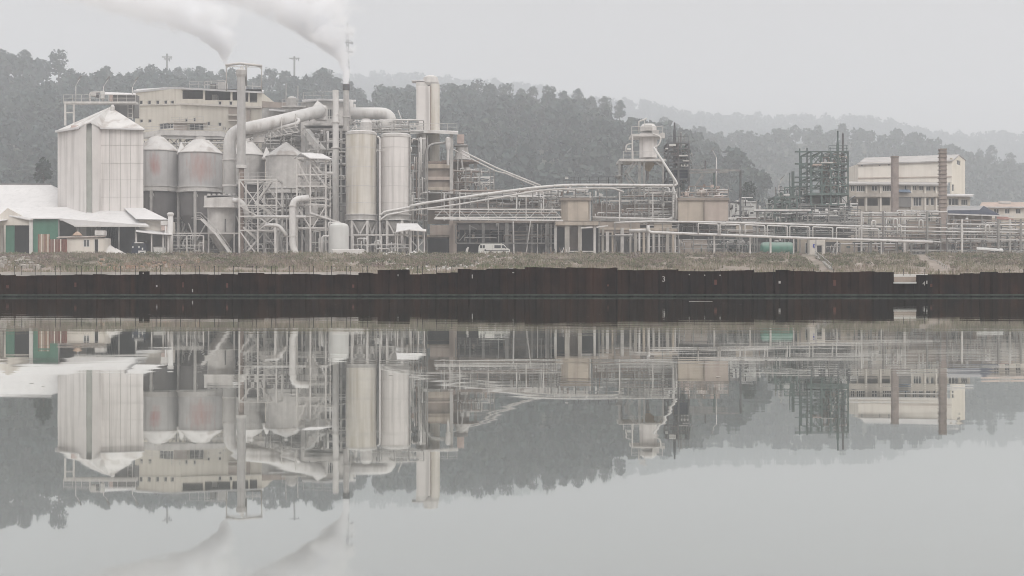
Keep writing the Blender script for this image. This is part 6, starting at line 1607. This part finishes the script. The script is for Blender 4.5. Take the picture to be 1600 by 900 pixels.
def patch_wall(label, x0, x1, yt, yb, D, mt):
    t = T('block_wall', label, 'wall', (x0+x1)/2, D, z=Z(yb,D)); t.box('wall_face', MT[mt], x0, x1, yt, yb, .25, D); t.box('coping', MT['concrete'], x0-.4, x1+.4, yt-1.2, yt, .5, D-.1)
    t.box('support_column', MT['concrete'], x0, x0+2, yb, None, .4, D)
    t.box('support_column', MT['concrete'], x1-2, x1, yb, None, .4, D)
patch_wall('weathered beige block wall between the open bays and the joined bins', 1022, 1050, 350, 366, 204, 'beige_concrete')
patch_wall('brown block wall showing through the pipes beside the ribbed chimney', 1418, 1462, 346, 366, 203.5, 'brown_wall')
patch_wall('faded brown block wall deep behind the rack near the white kiosk', 1530, 1560, 356, 376, 205.5, 'brown_wall')
patch_wall('stained beige block wall behind the pipeline loops near the green tank', 1150, 1176, 352, 368, 205, 'beige_concrete')

# ------------------------------------------------------------ pylons on the ridge
def pylon(label, x, yt, yb, D, arm, lat=False, cat='pylon'):
    t = T('power_pylon', label, cat, x, D, z=Z(yb,D)); g = MT['rack_steel']
    w = 5 if not lat else 6
    if lat:
        m = M()
        for sx in (-1,1):
            for sy in (-1,1): m.beam((X(x,D)+sx*1.5, D+sy*1.5, Z(yb,D)), (X(x,D)+sx*.3, D+sy*.3, Z(yt,D)), .2)
        t.put(m, 'corner_post', g)
        m = M(); k = 16
        for i in range(k):
            f0, f1 = i/k, (i+1)/k; wa, wb = 1.5-1.2*f0, 1.5-1.2*f1; za = Z(yb,D)+(Z(yt,D)-Z(yb,D))*f0; zb = Z(yb,D)+(Z(yt,D)-Z(yb,D))*f1
            for sy in (-1, 1): m.beam((X(x,D)-wa,D+sy*wa,za),(X(x,D)+wb,D+sy*wb,zb),.12); m.beam((X(x,D)+wa,D+sy*wa,za),(X(x,D)-wb,D+sy*wb,zb),.12)
        t.put(m, 'lattice', g)
        for y, a in arm: t.beam('cross_arm', g, (x-a*.6,y,D), (x+a,y+1.5,D), .5, .7); t.beam('arm_stay', g, (x,y-5,D), (x+a,y+1,D), .25)
    else:
        t.beam('mast', g, (x,yb,D), (x,yt,D), 1.0)
        for y, a in arm: t.beam('cross_arm', g, (x-a,y,D), (x+a,y,D), .6); t.beam('arm_stay', g, (x-a*.8,y,D), (x,y+4,D), .25); t.beam('arm_stay', g, (x+a*.8,y,D), (x,y+4,D), .25)
    for y, a in arm: t.beam('insulator', MT['glass_grey'], (x+a*.8,y+1,D), (x+a*.8,y+4,D), .4)
pylon('pale mast pylon with short arms rising behind the cream plant building', 261, 84, 140, 800, [(89,8),(92,5)])
pylon('pale mast pylon with short arms behind the dusty process building', 460, 88, 145, 805, [(91,8)])
pylon('dark lattice pylon with three cross arms behind the white plume', 543, 36, 160, 803, [(52,9),(66,9),(80,9)], True)

# ------------------------------------------------------------ steam plumes
def plume(name, label, pts, D, dens, seed):
    """pts: (px, py, radius px) along the drift; a closed hull with noisy density thinning outwards"""
    ps = [(X(x,D), Z(y,D), r*D/F*1.18) for x, y, r in pts]
    z0, z1 = ps[0][1], ps[-1][1]; x_lo = min(p[0]-p[2]*2 for p in ps); x_hi = max(p[0]+p[2]*2 for p in ps); rmax = max(p[2] for p in ps)
    # dense resample of the axis against height
    m = M(); n = 20; K = 26; vs = []
    def at(z):
        for a, b in zip(ps, ps[1:]):
            if z <= b[1]+1e-6: f = (z-a[1])/(b[1]-a[1]); return a[0]+(b[0]-a[0])*f, a[2]+(b[2]-a[2])*f
        return ps[-1][0], ps[-1][2]
    for i in range(K+1):
        z = z0 + (z1-z0)*(i/K); x, r = at(z); r *= 1.9
        vs += [(x+math.cos(6.2832*j/n)*r, D+math.sin(6.2832*j/n)*r, z) for j in range(n)]
    m.add(vs, [(i*n+j, i*n+(j+1)%n, (i+1)*n+(j+1)%n, (i+1)*n+j) for i in range(K) for j in range(n)] + [tuple(reversed(range(n))), tuple(K*n+j for j in range(n))], True)
    mt = bpy.data.materials.new(name); mt.use_nodes = True; nt = mt.node_tree; N = nt.nodes; L = nt.links; N.clear()
    o = N.new('ShaderNodeOutputMaterial'); v = N.new('ShaderNodeVolumePrincipled'); v.inputs['Color'].default_value = (.985,.99,1,1); v.inputs['Anisotropy'].default_value = .1
    g = N.new('ShaderNodeNewGeometry'); s = N.new('ShaderNodeSeparateXYZ'); L.new(g.outputs['Position'], s.inputs[0])
    def mr(src, a, b, c, d, smooth=False):
        q = N.new('ShaderNodeMapRange'); q.inputs[1].default_value = a; q.inputs[2].default_value = b; q.inputs[3].default_value = c; q.inputs[4].default_value = d
        if smooth: q.interpolation_type = 'SMOOTHSTEP'
        L.new(src, q.inputs[0]); return q.outputs[0]
    def mth(op, a, b):
        q = N.new('ShaderNodeMath'); q.operation = op
        for i, c in enumerate((a, b)):
            if isinstance(c, (int, float)): q.inputs[i].default_value = c
            else: L.new(c, q.inputs[i])
        return q.outputs[0]
    zn = mr(s.outputs[2], z0, z1, 0, 1)
    def curve(vals):
        q = N.new('ShaderNodeFloatCurve'); c = q.mapping.curves[0]
        while len(c.points) > 2: c.points.remove(c.points[1])
        c.points[0].location = (0, vals[0][1]); c.points[-1].location = (1, vals[-1][1])
        for t_, y_ in vals[1:-1]: c.points.new(t_, y_)
        for p in c.points: p.handle_type = 'VECTOR'
        q.mapping.update(); L.new(zn, q.inputs[1]); return q.outputs[0]
    tn = [(p[1]-z0)/(z1-z0) for p in ps]
    cx = mr(curve([(t_, (p[0]-x_lo)/(x_hi-x_lo)) for t_, p in zip(tn, ps)]), 0, 1, x_lo, x_hi)
    rr = mr(curve([(t_, p[2]/rmax) for t_, p in zip(tn, ps)]), 0, 1, 0, rmax)
    dx = mth('DIVIDE', mth('SUBTRACT', s.outputs[0], cx), rr); dy = mth('DIVIDE', mth('SUBTRACT', s.outputs[1], D), rr)
    d = mth('SQRT', mth('ADD', mth('MULTIPLY', dx, dx), mth('MULTIPLY', dy, dy)), 0)
    nz = N.new('ShaderNodeTexNoise'); nz.inputs['Scale'].default_value = .26; nz.inputs['Detail'].default_value = 5; nz.inputs['Roughness'].default_value = .6; L.new(g.outputs['Position'], nz.inputs['Vector'])
    nd = mr(nz.outputs[0], .32, .68, -.75, .6); e = mth('ADD', d, nd)
    den = mr(e, 1.1, .4, 0, 1, True); fade = mr(zn, 0, .75, 1, .3)
    thin = mth('DIVIDE', 4.2, mth('ADD', rr, .3))
    L.new(mth('MULTIPLY', mth('MULTIPLY', den, fade), mth('MULTIPLY', thin, dens)), v.inputs['Density']); L.new(v.outputs[0], o.inputs['Volume'])
    ob = m.build(name, mt, None, (ps[0][0], D, ps[0][1])); tag(ob, label, 'steam plume', None, 'thing'); return ob
plume('steam_plume', 'white steam plume drifting away above the cream building and chimney frame', [(352,101,2.5),(349,84,7),(340,66,16),(322,48,30),(294,30,50),(258,12,74),(222,-5,96),(165,-25,118),(90,-50,130),(40,-70,135)], 232, 1.5, 1)
plume('steam_plume', 'thick white steam plume rising from the dark tipped stack', [(541.5,133,3.5),(540,112,5.5),(535,95,9),(523,75,17),(504,52,29),(482,30,42),(462,10,62),(425,-8,78),(380,-30,92),(300,-70,110)], 214, 1.9, 2)
